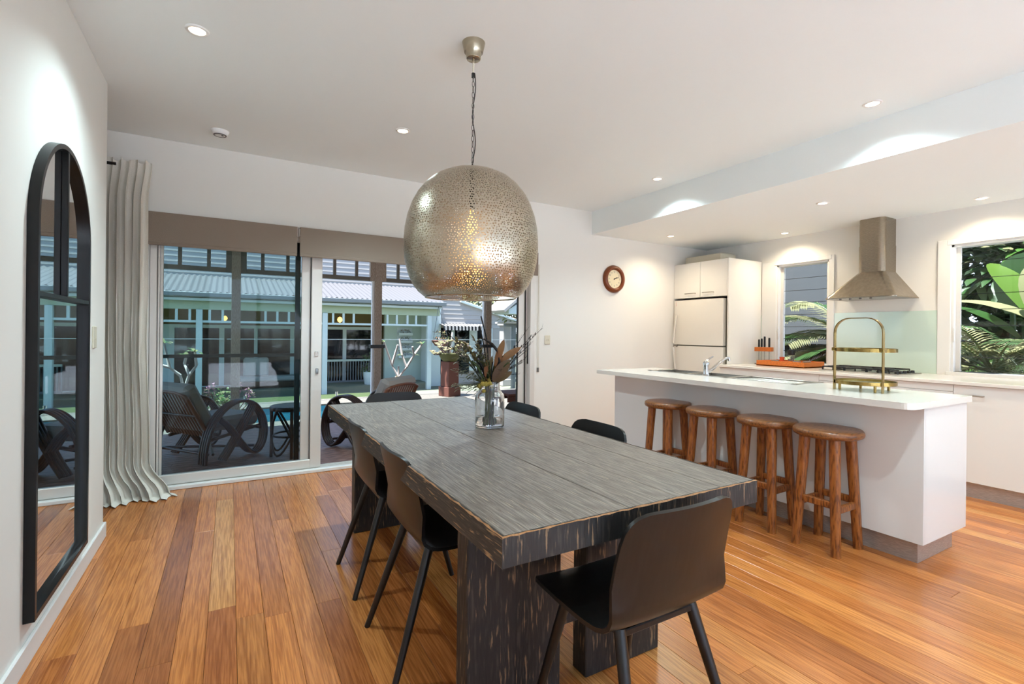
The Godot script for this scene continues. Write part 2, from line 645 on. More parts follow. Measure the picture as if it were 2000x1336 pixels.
func room() -> void:
	rng.seed = 4
	var fl := structroot("floor", "glossy honey and red-brown hardwood strip floor")
	part("subfloor", mb().box(Vector3(-0.75, -0.2, -0.02), Vector3(XR + 0.15, -0.021, ZF)), M.under, fl)
	var w := 0.106
	var x := -0.7
	var tones := [Color(0.614, 0.223, 0.055), Color(0.660, 0.247, 0.063), Color(0.586, 0.203, 0.049), Color(0.688, 0.271, 0.072), Color(0.503, 0.168, 0.040), Color(0.632, 0.235, 0.060), Color(0.699, 0.319, 0.098), Color(0.614, 0.215, 0.052), Color(0.660, 0.239, 0.058), Color(0.448, 0.148, 0.037)]
	while x < XR:
		var z := 0.0 - rnd(0.0, 0.3)
		z = 0.0
		var first := true
		while z < ZF - 0.01:
			var l := rnd(1.4, 4.2)
			if first:
				l = rnd(0.4, 2.6)
				first = false
			if z + l > ZF - 0.5:
				l = ZF - z
			var m := mb()
			var tn: Color = tones[rng.randi() % tones.size()]
			var k := rnd(0.88, 1.12)
			m.col = Color(tn.r * k, tn.g * k, tn.b * k)
			m.off = Vector2(rnd(0, 9), rnd(0, 3))
			m.box(Vector3(x + 0.0006, -0.021, z + 0.0006), Vector3(x + w - 0.0006, 0, z + l - 0.0006), 0.0009)
			part("plank", m, M.floor, fl)
			z += l
		x += w
	struct("ceiling", mb().box(Vector3(-0.75, H, -0.15), Vector3(XB + 0.02, H + 0.15, ZF + 0.15)), M.ceiling, "flat white plasterboard ceiling over the dining area")
	struct("ceiling_kitchen", mb().box(Vector3(XB, HK, -0.15), Vector3(XR + 0.15, H + 0.15, ZF + 0.15)), M.ceiling, "lower white kitchen ceiling with its bulkhead face")
	var b := mb()
	b.box(Vector3(-0.75, 0, -0.15), Vector3(0.11, H, 0))
	b.box(Vector3(3.585, 0, -0.15), Vector3(XR + 0.15, H, 0))
	b.box(Vector3(0.11, 2.1, -0.15), Vector3(3.585, H, 0))
	b.box(Vector3(-0.75, -0.2, -0.15), Vector3(XR + 0.15, -0.03, -0.02))
	struct("wall_back", b, M.wall, "cream wall with the sliding door opening")
	struct("wall_left", mb().box(Vector3(-0.12, 0, 0.87), Vector3(0, H, ZF + 0.15), 0.003), M.wall, "white wall that carries the arched mirror")
	b = mb()
	b.box(Vector3(-0.75, 0, 0), Vector3(-0.62, H, 1.0))
	b.box(Vector3(-0.62, 0, 0.87), Vector3(-0.12, H, 1.0))
	struct("wall_alcove", b, M.wall, "white return wall beside the curtain")
	b = mb()
	for q in [[-0.15, 1.03], [1.63, 2.70], [4.6, ZF + 0.15]]:
		b.box(Vector3(XR, 0, q[0]), Vector3(XR + 0.15, HK, q[1]))
	for q in [[1.03, 1.63], [2.70, 4.6]]:
		b.box(Vector3(XR, 0, q[0]), Vector3(XR + 0.15, 0.93, q[1]))
		b.box(Vector3(XR, 2.1, q[0]), Vector3(XR + 0.15, HK, q[1]))
	struct("wall_right", b, M.wall, "cream kitchen wall with two louvre windows")
	b = mb()
	b.box(Vector3(-0.12, 0, ZF), Vector3(0.25, H, ZF + 0.15))
	b.box(Vector3(3.85, 0, ZF), Vector3(4.2, H, ZF + 0.15))
	b.box(Vector3(5.95, 0, ZF), Vector3(XR + 0.15, H, ZF + 0.15))
	b.box(Vector3(0.25, 2.35, ZF), Vector3(5.95, H, ZF + 0.15))
	struct("wall_front", b, M.wall, "white wall behind the viewpoint with openings for the added glazed doors")
	for q in [[0.25, 3.85, 4], [4.2, 5.95, 2]]:
		var d := structroot("door_rear_added", "white framed glazed door added out of view to let daylight in")  # unseen rear glazing, added and widened to bring in daylight
		var f := mb()
		for i in q[2] + 1:
			var xx: float = lerpf(q[0], q[1], float(i) / q[2])
			f.box(Vector3(xx - 0.04, 0, ZF + 0.03), Vector3(xx + 0.04, 2.35, ZF + 0.08))
		f.box(Vector3(q[0], 0, ZF + 0.03), Vector3(q[1], 0.09, ZF + 0.08))
		f.box(Vector3(q[0], 2.27, ZF + 0.03), Vector3(q[1], 2.35, ZF + 0.08))
		part("frame", f, M.trim, d)
		part("pane", mb().box(Vector3(q[0], 0.09, ZF + 0.052), Vector3(q[1], 2.27, ZF + 0.056)), M.glass, d)
	struct("pavement_added_terrace", mb().box(Vector3(-8, -0.4, ZF + 0.15), Vector3(14, -0.12, ZF + 12)), M.terrace, "pale terrace added behind the viewpoint to bounce sunlight indoors")  # added out of view as a reflector, bouncing sun onto the ceiling
	struct("trim_added_eave", mb().box(Vector3(-0.5, 2.6, ZF + 0.15), Vector3(6.8, 2.7, ZF + 1.2)), M.trim, "unseen eave added to keep sun off the rear doors")  # added out of view to block sun at the rear glazing
	struct("baseboard_left", mb().box(Vector3(0, 0, 0.87), Vector3(0.014, 0.088, ZF), 0.004).box(Vector3(-0.12, 0, 0.856), Vector3(0.014, 0.088, 0.87), 0.003), M.trim, "white skirting board below the mirror wall")
	struct("baseboard_back", mb().box(Vector3(3.66, 0, 0), Vector3(XR, 0.088, 0.014), 0.004), M.trim, "white skirting board below the cream wall")
	struct("trim_sill", mb().box(Vector3(0.11, 0, -0.02), Vector3(3.585, 0.03, 0.03), 0.004), M.trim, "white timber sill at the sliding doors")
	# switches
	var s := thing("light_switch", "cream switch plate on the white wall just past the arched mirror", "light switch", Vector3(0, 1.195, 1.155), PI / 2)
	part("plate", mb().box(Vector3(-0.038, -0.06, 0), Vector3(0.038, 0.06, 0.008), 0.003), M.plate, s)
	part("rocker", mb().box(Vector3(-0.007, -0.012, 0.008), Vector3(0.007, 0.012, 0.012), 0.002), M.plate, s)
	s = thing("light_switch", "cream switch plate on the wall between the sliding door and the clock", "light switch", Vector3(3.755, 1.17, 0), 0)
	part("plate", mb().box(Vector3(-0.037, -0.05, 0), Vector3(0.037, 0.05, 0.008), 0.003), M.plate, s)
	part("rocker", mb().box(Vector3(-0.02, -0.012, 0.008), Vector3(-0.006, 0.012, 0.012), 0.002), M.plate, s)
	part("rocker", mb().box(Vector3(0.006, -0.012, 0.008), Vector3(0.02, 0.012, 0.012), 0.002), M.plate, s)


func leafpanel(called: String, label: String, z: float, x0: float, x1: float, wl: float, wr: float, y0: float, m: Material, glass: Material, mid := 0.0) -> Node3D:
	var d := structroot(called, label)
	var th := 0.032
	part("stile", mb().box(Vector3(x0, 0.03, z - th / 2), Vector3(x0 + wl, 2.08, z + th / 2), 0.003), m, d)
	part("stile", mb().box(Vector3(x1 - wr, 0.03, z - th / 2), Vector3(x1, 2.08, z + th / 2), 0.003), m, d)
	part("rail", mb().box(Vector3(x0 + wl, 0.03, z - th / 2), Vector3(x1 - wr, y0, z + th / 2), 0.003), m, d)
	part("rail", mb().box(Vector3(x0 + wl, 2.02, z - th / 2), Vector3(x1 - wr, 2.08, z + th / 2), 0.003), m, d)
	if mid > 0:
		part("rail", mb().box(Vector3(x0 + wl, mid - 0.014, z - 0.012), Vector3(x1 - wr, mid + 0.014, z + 0.012), 0.002), m, d)
	part("pane", mb().box(Vector3(x0 + wl, y0, z - 0.003), Vector3(x1 - wr, 2.02, z + 0.003)), glass, d)
	return d


func doors() -> void:
	var f := mb()
	f.box(Vector3(0.112, 0.0, -0.15), Vector3(0.156, 2.1, 0.004), 0.003)
	f.box(Vector3(3.527, 0.0, -0.15), Vector3(3.585, 2.1, 0.004), 0.003)
	f.box(Vector3(0.156, 2.06, -0.15), Vector3(3.527, 2.1, 0.0), 0.002)
	var fr := struct("trim_door_frame", f, M.alu, "silver aluminium frame of the sliding doors")
	var tr := mb()
	tr.box(Vector3(0.156, -0.03, -0.16), Vector3(3.527, 0.012, -0.02))
	for z in [-0.055, -0.095, -0.135]:
		tr.box(Vector3(0.156, 0.012, z - 0.004), Vector3(3.527, 0.028, z + 0.004))
	part("track", tr, M.alu, fr)
	part("latch_plate", mb().box(Vector3(3.521, 0.9, -0.06), Vector3(3.53, 1.15, -0.03), 0.002), M.chrome, fr)
	part("seal", mb().box(Vector3(0.154, 0.03, -0.066), Vector3(0.16, 2.06, -0.028)), M.black, fr)
	var d := leafpanel("door_1", "silver framed sliding glass door panel nearest the room", -0.048, 0.158, 1.355, 0.012, 0.088, 0.105, M.alu, M.glass)
	var h := mb()
	h.box(Vector3(1.297, 1.02, -0.032), Vector3(1.325, 1.06, -0.02), 0.002)
	part("door_handle", h, M.chrome, d)
	part("door_lock", mb().box(Vector3(1.303, 0.86, -0.032), Vector3(1.328, 0.91, -0.018), 0.003), M.chrome, d)
	d = leafpanel("door_2", "silver framed sliding glass door panel stacked behind the first", -0.09, 0.17, 1.262, 0.02, 0.072, 0.1, M.alu, M.screen_blue)
	part("seal", mb().box(Vector3(1.262, 0.03, -0.1), Vector3(1.275, 2.06, -0.08)), M.seal, d)
	leafpanel("door_3", "dark framed security screen door with a dark middle rail", -0.132, 0.165, 1.186, 0.018, 0.042, 0.085, M.alu_dark, M.screen, 1.028)
	d = leafpanel("door_4", "silver sliding panel pushed back at the right jamb", -0.09, 3.42, 3.54, 0.07, 0.045, 0.1, M.alu, M.glass)
	part("seal", mb().box(Vector3(3.408, 0.03, -0.1), Vector3(3.42, 2.06, -0.08)), M.black, d)
	part("seal", mb().box(Vector3(3.497, 0.03, -0.072), Vector3(3.509, 2.06, -0.066)), M.black, d)
	# roller blinds
	for q in [[0.105, 1.137, "taupe roller blind rolled up over the left end of the sliding doors, beside the curtain"], [1.152, 3.578, "taupe roller blind rolled up over the sliding doors behind the hanging lamp"]]:
		var b := thing("roller_blind", q[2], "blind", Vector3(q[0], 2.1, 0), 0, "taupe roller blinds over the sliding doors")
		var l: float = q[1] - q[0]
		part("roller", mb().tube([Vector3(0.01, -0.012, 0.042), Vector3(l - 0.01, -0.012, 0.042)], 0.034, 16), M.blind, b)
		part("fabric", mb().box(Vector3(0.004, -0.2, 0.074), Vector3(l - 0.004, 0.026, 0.078)).box(Vector3(0.004, 0.018, 0.03), Vector3(l - 0.004, 0.026, 0.076)), M.blind, b)
		part("bottom_rail", mb().box(Vector3(0.004, -0.225, 0.069), Vector3(l - 0.004, -0.196, 0.083), 0.005), M.blind, b)
		for xx in [-0.004, l]:
			part("bracket", mb().box(Vector3(xx, -0.055, 0), Vector3(xx + 0.004, 0.03, 0.07)), M.alu, b)
	var c := thing("blind_cord", "thin white pull cord hanging beside the right jamb of the sliding doors", "cord", Vector3(3.62, 0.86, 0.012))
	part("cord", mb().tube([Vector3(0, 0, 0), Vector3(0.0, 1.15, 0.0)], 0.0022, 6), M.plate, c)
	part("cord", mb().tube([Vector3(0.014, 0, 0), Vector3(0.01, 1.15, 0.0)], 0.0022, 6), M.plate, c)
	part("cleat", mb().box(Vector3(-0.004, -0.05, -0.012), Vector3(0.018, 0.0, 0.008), 0.003), M.grey, c)
	curtain()


func curtain() -> void:
	var o := thing("curtain", "floor-length off-white linen curtain puddling on the floor beside the sliding doors", "curtain", Vector3(0, 0, 0))
	var rows := []
	var ny := 56
	var nx := 120
	for i in ny + 1:
		var f := float(i) / ny                   # 0 at the top
		var y := lerpf(2.475, 0.012, f)
		var x0 := -0.58
		var x1 := lerpf(0.125, 0.1, smoothstep(0.0, 0.12, f))
		x1 = lerpf(x1, 0.13, smoothstep(0.5, 0.85, f))
		var spread := smoothstep(0.9, 1.0, f)
		x1 += spread * 0.13
		var amp := lerpf(0.022, 0.036, smoothstep(0.0, 0.2, f)) * (1.0 - 0.55 * exp(-pow((f - 0.022) / 0.012, 2.0)))
		var row := PackedVector3Array()
		for j in nx + 1:
			var u := float(j) / nx
			var ph := u * TAU * 15.0 + 0.7 * sin(f * 3.0 + u * 5.0)
			var fold := sin(ph) + 0.35 * sin(ph * 2.3 + f * 4.0)
			var z := 0.1 + amp * fold + 0.012 * sin(f * 9.0 + u * 8.0)
			z += spread * (0.085 + 0.04 * sin(u * 23.0))
			var yy := y + (spread * 0.02 * absf(sin(u * 31.0 + 1.0)) if f > 0.95 else 0.0)
			if i == 0:
				yy += 0.012 * sin(u * 60.0)
			row.append(Vector3(lerpf(x0, x1, u) + 0.01 * cos(ph), yy, maxf(z, 0.02)))
		rows.append(row)
	# cloth folded on the floor
	var last: PackedVector3Array = rows[-1]
	for k in [[0.012, 0.03, 0.004], [0.05, 0.045, 0.0]]:
		var row := PackedVector3Array()
		for j in nx + 1:
			var u := float(j) / nx
			var q: Vector3 = last[j]
			row.append(Vector3(q.x + k[0] * u, 0.006 + k[2] + 0.008 * absf(sin(u * 27.0)) * float(k[1] < 0.04), q.z + k[1]))
		rows.append(row)
	part("fabric", mb().shell(rows, 0.003, Vector2(1, 3)), M.linen, o)
	part("rod", mb().tube([Vector3(-0.6, 2.435, 0.1), Vector3(-0.08, 2.435, 0.1)], 0.011, 10), M.black, o)
	part("rod_bracket", mb().box(Vector3(-0.6, 2.42, 0), Vector3(-0.585, 2.45, 0.11)), M.black, o)


func lamps() -> void:
	var spots := [
		[0.492, H, 1.765, "recessed ceiling downlight above the mirror end of the room", 1.00], [1.716, H, 1.128, "recessed ceiling downlight left of the hanging lamp chain", 2.00],
		[4.106, H, 3.069, "large recessed ceiling downlight near the bulkhead, above the near end of the island", 0.85], [4.094, H, 1.305, "recessed ceiling downlight near the bulkhead, right of the globe lamp", 1.00],
		[5.22, HK, 0.449, "recessed kitchen downlight above the fridge, by the clock wall", 0.42], [6.167, HK, 1.278, "recessed kitchen downlight between the fridge and the range hood", 0.38], [6.15, HK, 2.985, "recessed kitchen downlight right of the range hood, over the wide window", 0.40],
		[0.9, H, 4.7, "recessed ceiling downlight behind the viewpoint on the mirror side", 0.90], [1.9, H, 5.6, "recessed ceiling downlight nearest the rear doors on the mirror side", 0.90], [4.1, H, 5.2, "recessed ceiling downlight near the rear doors beside the bulkhead", 0.90], [5.2, HK, 2.2, "recessed kitchen downlight midway between island and cooktop, out of view", 0.50], [5.2, HK, 4.0, "recessed kitchen downlight beyond the open end of the island", 0.50], [6.1, HK, 4.9, "recessed kitchen downlight at the end of the rear bench", 0.40], [2.9, H, 4.2, "recessed ceiling downlight beside the near end of the dining table, above the viewpoint", 1.10],
	]
	for q in spots:
		var o := thing("downlight", q[3], "downlight", Vector3(q[0], q[1], q[2]), 0, "recessed ceiling downlights")
		part("trim_ring", mb().lathe([Vector2(0.036, -0.001), Vector2(0.037, -0.006), Vector2(0.048, -0.006), Vector2(0.052, 0.0)].slice(0), 24), M.white, o)
		part("lens", mb().lathe([Vector2(0.0, -0.004), Vector2(0.036, -0.004), Vector2(0.036, -0.001)], 24), M.lamp, o)
		var l := SpotLight3D.new()
		l.name = "lamp_light"
		l.light_color = Color(0.86, 0.97, 1.0) if q[1] == H else Color(1.0, 0.93, 0.8)
		l.light_energy = q[4]
		l.spot_angle = 66.0 if q[1] == H else 74.0
		l.spot_angle_attenuation = 0.9
		l.spot_range = 20.0
		l.spot_attenuation = 2.0
		l.light_size = 0.035
		l.shadow_enabled = true
		l.position = Vector3(0, -0.02, 0)
		l.rotation.x = -PI / 2
		o.add_child(l)
	var s := thing("smoke_detector", "round white smoke detector on the ceiling near the curtain", "smoke detector", Vector3(0.568, H, 0.416))
	part("body", mb().lathe([Vector2(0.0, -0.034), Vector2(0.03, -0.034), Vector2(0.05, -0.028), Vector2(0.055, -0.012), Vector2(0.06, 0.0)], 28), M.white, s)
	part("vent", mb().lathe([Vector2(0.034, -0.0335), Vector2(0.036, -0.036), Vector2(0.042, -0.034), Vector2(0.043, -0.03)], 24), M.grey, s)
	part("button", mb().lathe([Vector2(0.0, -0.039), Vector2(0.007, -0.038), Vector2(0.008, -0.033)], 12, Vector3(0.016, 0, 0.012)), M.grey, s)
	pendant()


func pendant() -> void:
	var o := thing("pendant_lamp", "large round silver perforated metal pendant lamp on a chain above the dining table", "lamp", Vector3(1.694, 0, 2.362))
	part("canopy", mb().lathe([Vector2(0.0, 2.618), Vector2(0.034, 2.618), Vector2(0.036, 2.622), Vector2(0.04, 2.65), Vector2(0.047, 2.652), Vector2(0.056, 2.69), Vector2(0.058, 2.7)], 28), M.nickel, o)
	part("hook", mb().lathe([Vector2(0.0, 2.596), Vector2(0.006, 2.6), Vector2(0.007, 2.618)], 10), M.nickel, o)
	part("rod", mb().tube([Vector3(0, 2.545, 0), Vector3(0, 2.6, 0)], 0.0045, 8), M.plate, o)
	part("clip", mb().box(Vector3(-0.008, 2.525, -0.007), Vector3(0.008, 2.55, 0.007), 0.002), M.black, o)
	# chain
	var y := 2.535
	var k := 0
	while y > 2.07:
		var a := Vector3.RIGHT if k % 2 else Vector3.BACK
		var pts := []
		for i in 13:
			var g := TAU * i / 12.0
			pts.append(Vector3(0, y - 0.014, 0) + a * cos(g) * 0.006 + Vector3.UP * sin(g) * 0.0155)
		part("chain_link", mb().tube(pts, 0.0019, 5, false), M.grey, o)
		y -= 0.0275
		k += 1
	var cp := []
	for i in 24:
		var f := i / 23.0
		cp.append(Vector3(0.006 * sin(f * 11.0) + 0.005, lerpf(2.54, 2.06, f), 0.006 * cos(f * 9.0) + 0.002))
	part("cord", mb().tube(cp, 0.0028, 6), M.black, o)
	# globe: measured outline
	var prof := [Vector2(0.226, 1.418), Vector2(0.236, 1.423), Vector2(0.262, 1.444), Vector2(0.29, 1.48), Vector2(0.313, 1.53), Vector2(0.328, 1.59), Vector2(0.335, 1.65), Vector2(0.335, 1.70), Vector2(0.33, 1.76), Vector2(0.318, 1.82), Vector2(0.297, 1.88), Vector2(0.27, 1.93), Vector2(0.235, 1.975), Vector2(0.19, 2.013), Vector2(0.14, 2.038), Vector2(0.08, 2.052), Vector2(0.022, 2.055)]
	part("shade", mb().lathe(prof, 64), M.perf, o)
	part("shade_rim", mb().lathe([Vector2(0.224, 1.421), Vector2(0.223, 1.415), Vector2(0.2285, 1.414), Vector2(0.2285, 1.421)], 64), M.nickel, o)
	part("top_cap", mb().lathe([Vector2(0.03, 2.05), Vector2(0.03, 2.062), Vector2(0.012, 2.066), Vector2(0.004, 2.075), Vector2(0.0, 2.078)], 20), M.nickel, o)
	part("bulb_holder", mb().tube([Vector3(0, 2.055, 0), Vector3(0, 1.86, 0)], 0.014, 12), M.black, o)
	part("bulb", mb().lathe([Vector2(0.0, 1.735), Vector2(0.018, 1.738), Vector2(0.026, 1.75), Vector2(0.03, 1.775), Vector2(0.026, 1.81), Vector2(0.014, 1.84), Vector2(0.013, 1.86)], 18), M.bulb, o)
	var l := OmniLight3D.new()
	l.name = "bulb_light"
	l.light_color = Color(1.0, 0.72, 0.42)
	l.light_energy = 0.03
	l.omni_range = 10.0
	l.omni_attenuation = 2.0
	l.light_size = 0.02
	l.shadow_enabled = true
	l.position = Vector3(0, 1.78, 0)
	o.add_child(l)


func louvre(called: String, label: String, z0: float, z1: float, y0: float, y1: float, blades: int) -> void:
	var o := structroot(called, label)
	var f := mb()
	f.box(Vector3(XR - 0.016, y0 - 0.045, z0 - 0.19 if z0 < 2.0 else z0 - 0.1), Vector3(XR, y1 + 0.05, z0), 0.004)
	f.box(Vector3(XR - 0.016, y0 - 0.045, z1), Vector3(XR, y1 + 0.05, z1 + 0.06), 0.004)
	f.box(Vector3(XR - 0.02, y1, z0 - 0.03), Vector3(XR, y1 + 0.05, z1 + 0.03), 0.004)
	f.box(Vector3(XR - 0.028, y0 - 0.06, z0 - 0.03), Vector3(XR + 0.14, y0, z1 + 0.03), 0.004)
	part("architrave", f, M.trim, o)
	var r := mb()
	r.box(Vector3(XR, y0, z0), Vector3(XR + 0.14, y1, z0 + 0.018))
	r.box(Vector3(XR, y0, z1 - 0.018), Vector3(XR + 0.14, y1, z1))
	r.box(Vector3(XR, y1 - 0.02, z0), Vector3(XR + 0.14, y1, z1))
	part("window_frame", r, M.trim, o)
	for z in [z0 + 0.018, z1 - 0.05]:
		part("gallery", mb().box(Vector3(XR + 0.05, y0, z), Vector3(XR + 0.075, y1 - 0.02, z + 0.032), 0.002), M.alu, o)
	part("winder", mb().tube([Vector3(XR - 0.002, 1.2, z0 + 0.02), Vector3(XR - 0.006, 1.33, z0 + 0.02)], 0.006, 8), M.alu, o)
	var hb := (y1 - 0.02 - y0) / blades
	for i in blades:
		var yb := y0 + hb * i
		var xf := Transform3D(Basis(Vector3.BACK, 0.1), Vector3(XR + 0.062, yb + hb * 0.5, 0))
		part("louvre_blade", mb().box(Vector3(-0.003, -hb * 0.5 - 0.005, z0 + 0.04), Vector3(0.003, hb * 0.5 + 0.005, z1 - 0.04), 0.0, xf), M.glass, o)
		part("blade_edge", mb().box(Vector3(-0.0035, -hb * 0.5 - 0.009, z0 + 0.04), Vector3(0.0035, -hb * 0.5 - 0.004, z1 - 0.04), 0.0, xf), M.alu_dark, o)


func handle(parent: Node, a: Vector3, b: Vector3, out: Vector3) -> void:
	part("handle", mb().tube([a, a + out, b + out, b], 0.005, 8), M.steel, parent)


func kitchen() -> void:
	louvre("window_1", "narrow louvre window between the fridge panel and the range hood", 1.03, 1.63, 0.93, 2.1, 8)
	louvre("window_2", "wide louvre window over the counter looking on tropical leaves", 2.7, 4.6, 0.93, 2.1, 8)
	# splashbacks
	single("splashback", mb().box(Vector3(XR - 0.009, 0.9, 1.692), Vector3(XR - 0.001, 1.5, 2.598)), M.mint, "wide pale mint glass splashback behind the gas cooktop", "splashback")
	single("splashback", mb().box(Vector3(XR - 0.009, 0.9, 0.765), Vector3(XR - 0.001, 1.5, 0.8395)), M.mint, "narrow pale mint glass strip behind the knife stand", "splashback")
	# fridge surround
	var o := thing("fridge_cabinet", "tall white cabinet panel with two overhead doors above the fridge", "cabinet", Vector3(0, 0, 0))
	part("side_panel", mb().box(Vector3(5.79, 0, 0.812), Vector3(XR - 0.003, 2.17, 0.83), 0.001), M.cabinet, o)
	part("body", mb().box(Vector3(5.81, 1.72, 0.002), Vector3(XR - 0.003, 2.17, 0.812)), M.cabinet, o)
	var k := 0
	for q in [[0.004, 0.417], [0.421, 0.81]]:
		var d := part("door", mb().box(Vector3(5.79, 1.722, q[0]), Vector3(5.809, 2.168, q[1]), 0.0015), M.cabinet, o)
		var z0: float = 0.2 if k == 0 else 0.47
		handle(d, Vector3(5.79, 1.775, z0), Vector3(5.79, 1.775, z0 + 0.15), Vector3(-0.028, 0, 0))
		k += 1
	# fridge
	o = thing("fridge", "white two-door fridge in the cabinet recess", "fridge", Vector3(0, 0, 0))
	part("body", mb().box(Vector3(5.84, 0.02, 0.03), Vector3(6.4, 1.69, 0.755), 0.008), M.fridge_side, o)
	for q in [[1.115, 1.692], [0.06, 1.1]]:
		var rows := []
		for i in 2:
			var row := PackedVector3Array()
			for j in 9:
				var f := j / 8.0
				row.append(Vector3(5.785 - 0.022 * (1.0 - pow(2.0 * f - 1.0, 2.0)), q[i], lerpf(0.02, 0.765, f)))
			rows.append(row)
		var m := mb()
		m.shell(rows, 0.012)
		m.box(Vector3(5.785, q[0], 0.02), Vector3(5.838, q[1], 0.765), 0.006)
		var d := part("door", m, M.fridge, o)
		var path := []
		for i in 13:
			var f := i / 12.0
			var yy: float = lerpf(1.13, 1.5, f) if q[0] > 1 else lerpf(1.085, 0.72, f)
			path.append(Vector3(5.772 - 0.045 * pow(1.0 - f, 0.4) * float(f < 0.999), yy, 0.055 + 0.015 * f))
		part("handle", mb().tube(path, 0.011, 8), M.fridge, d)
		if q[0] > 1:
			part("sticker", mb().box(Vector3(5.7755, 1.62, 0.05), Vector3(5.777, 1.672, 0.125)), M.red, d, "small red sticker")
			var st := meshed("lettering", text("4.3", 0.026, 0.001), M.white, d)
			st.position = Vector3(5.775, 1.646, 0.0875)
			st.rotation.y = -PI / 2
			var lg := meshed("lettering", text("o LG", 0.026, 0.001), M.grey, d, "small grey brand lettering")
			lg.position = Vector3(5.7685, 1.655, 0.6)
			lg.rotation.y = -PI / 2
		else:
			part("hinge", mb().box(Vector3(5.765, 1.085, 0.055), Vector3(5.79, 1.115, 0.085), 0.003), M.grey, d)
	o = thing("storage_box", "flat translucent storage box lying on top of the fridge cabinet", "box", Vector3(6.0, 2.17, 0.3))
	part("box_body", mb().box(Vector3(0, 0, -0.3), Vector3(0.3, 0.115, 0.255), 0.006), M.plate, o)
	part("box_lid", mb().box(Vector3(-0.006, 0.1, 0.2), Vector3(0.31, 0.125, 0.285), 0.006).box(Vector3(-0.006, 0, 0.258), Vector3(0.31, 0.1, 0.285), 0.004), M.clear, o)
	# rear bench
	single("kitchen_counter", mb().box(Vector3(5.615, 0.872, 0.83), Vector3(XR - 0.001, 0.9, 5.6), 0.003), M.stone, "long white stone counter below the kitchen windows", "counter")
	var units := [[0.832, 1.952, "white base cabinet beside the fridge panel"], [1.952, 2.978, "white base cabinet under the gas cooktop"], [2.978, 3.58, "white dishwasher-width base cabinet with one slim bar handle, right of the cooktop cabinet"], [3.58, 4.6, "white base cabinet under the wide window"], [4.6, 5.6, "white base cabinet at the end of the bench"]]
	for u in units:
		o = thing("base_cabinet", u[2], "cabinet", Vector3(0, 0, 0), 0, "white base cabinets")
		part("body", mb().box(Vector3(5.66, 0.115, u[0] + 0.001), Vector3(XR - 0.01, 0.872, u[1] - 0.001)), M.cabinet, o)
		var hz: float = u[0] + 0.097
		if u[0] == 1.952:
			for yy in [[0.815, 0.868], [0.12, 0.812]]:
				part("door", mb().box(Vector3(5.64, yy[0], u[0] + 0.0015), Vector3(5.659, yy[1], u[1] - 0.0015), 0.001), M.cabinet, o)
		else:
			var d := part("door", mb().box(Vector3(5.64, 0.12, u[0] + 0.0015), Vector3(5.659, 0.868, u[1] - 0.0015), 0.001), M.cabinet, o)
			if u[0] > 2.9:
				part("handle", mb().tube([Vector3(5.64, 0.795, hz), Vector3(5.612, 0.795, hz), Vector3(5.612, 0.795, hz + 0.085), Vector3(5.64, 0.795, hz + 0.085)], 0.006, 8), M.steel, d, "slim brown metal bar handle")
	single("kickboard", mb().box(Vector3(5.67, 0, 0.83), Vector3(5.69, 0.115, 5.6)), M.kick, "brushed steel kickboard under the wall cabinets", "kickboard")
	# cooktop
	o = thing("cooktop", "stainless gas cooktop with black cast trivets on the rear counter", "cooktop", Vector3(6.08, 0.9, 2.14))
	part("plate", mb().box(Vector3(-0.24, 0, -0.3), Vector3(0.25, 0.008, 0.38), 0.003), M.steel, o)
	for q in [[-0.1, -0.19], [0.12, -0.19], [0.01, 0.02], [-0.1, 0.2], [0.12, 0.2]]:
		var b := Vector3(q[0], 0.008, q[1])
		part("burner", mb().lathe([Vector2(0.045, 0.0), Vector2(0.042, 0.012), Vector2(0.03, 0.016), Vector2(0.028, 0.022), Vector2(0.0, 0.024)], 16, b), M.black, o)
	for q in [[-0.28, -0.085], [-0.075, 0.11], [0.12, 0.3]]:
		var t := mb()
		for x in [-0.2, 0.2]:
			t.tube([Vector3(x, 0.038, q[0]), Vector3(x, 0.038, q[1])], 0.006, 6)
		for z in [q[0], lerpf(q[0], q[1], 0.5), q[1]]:
			t.tube([Vector3(-0.2, 0.038, z), Vector3(0.2, 0.038, z)], 0.006, 6)
			for x in [-0.2, 0.2]:
				t.tube([Vector3(x, 0.006, z), Vector3(x, 0.038, z)], 0.006, 6)
		for x in [-0.1, 0.12]:
			t.tube([Vector3(x, 0.04, q[0]), Vector3(x, 0.04, q[1])], 0.006, 6)
		part("trivet", t, M.black, o)
	for i in 5:
		part("knob", mb().lathe([Vector2(0.016, 0.0), Vector2(0.014, 0.022), Vector2(0.0, 0.024)], 12, Vector3(-0.17 + 0.08 * i, 0.008, 0.345)), M.black, o)
	# range hood
	o = thing("range_hood", "brushed steel pyramid range hood with a rounded flue above the cooktop", "range hood", Vector3(XR, 0, 2.14))
	var ring := func(y: float, hz: float, dx: float, r: float) -> PackedVector3Array:
		var p := PackedVector3Array()
		p.append(Vector3(0, y, -hz))
		for q in arc(Vector3(-dx + r, y, -hz + r), Vector3.FORWARD, Vector3.LEFT, r, 0, PI / 2, 6):
			p.append(q)
		for q in arc(Vector3(-dx + r, y, hz - r), Vector3.LEFT, Vector3.BACK, r, 0, PI / 2, 6):
			p.append(q)
		p.append(Vector3(0, y, hz))
		return p
	var flue := func(y0: float, y1: float, e: float) -> MB:
		var m := mb()
		m.grid([ring.call(y0, 0.118 + e, 0.245 + e, 0.055), ring.call(y1, 0.118 + e, 0.245 + e, 0.055)])
		return m
	part("flue", flue.call(1.885, 2.16, 0.003), M.hood, o)
	part("flue_extension", flue.call(2.15, HK, 0.0), M.hood, o)
	var rows := []
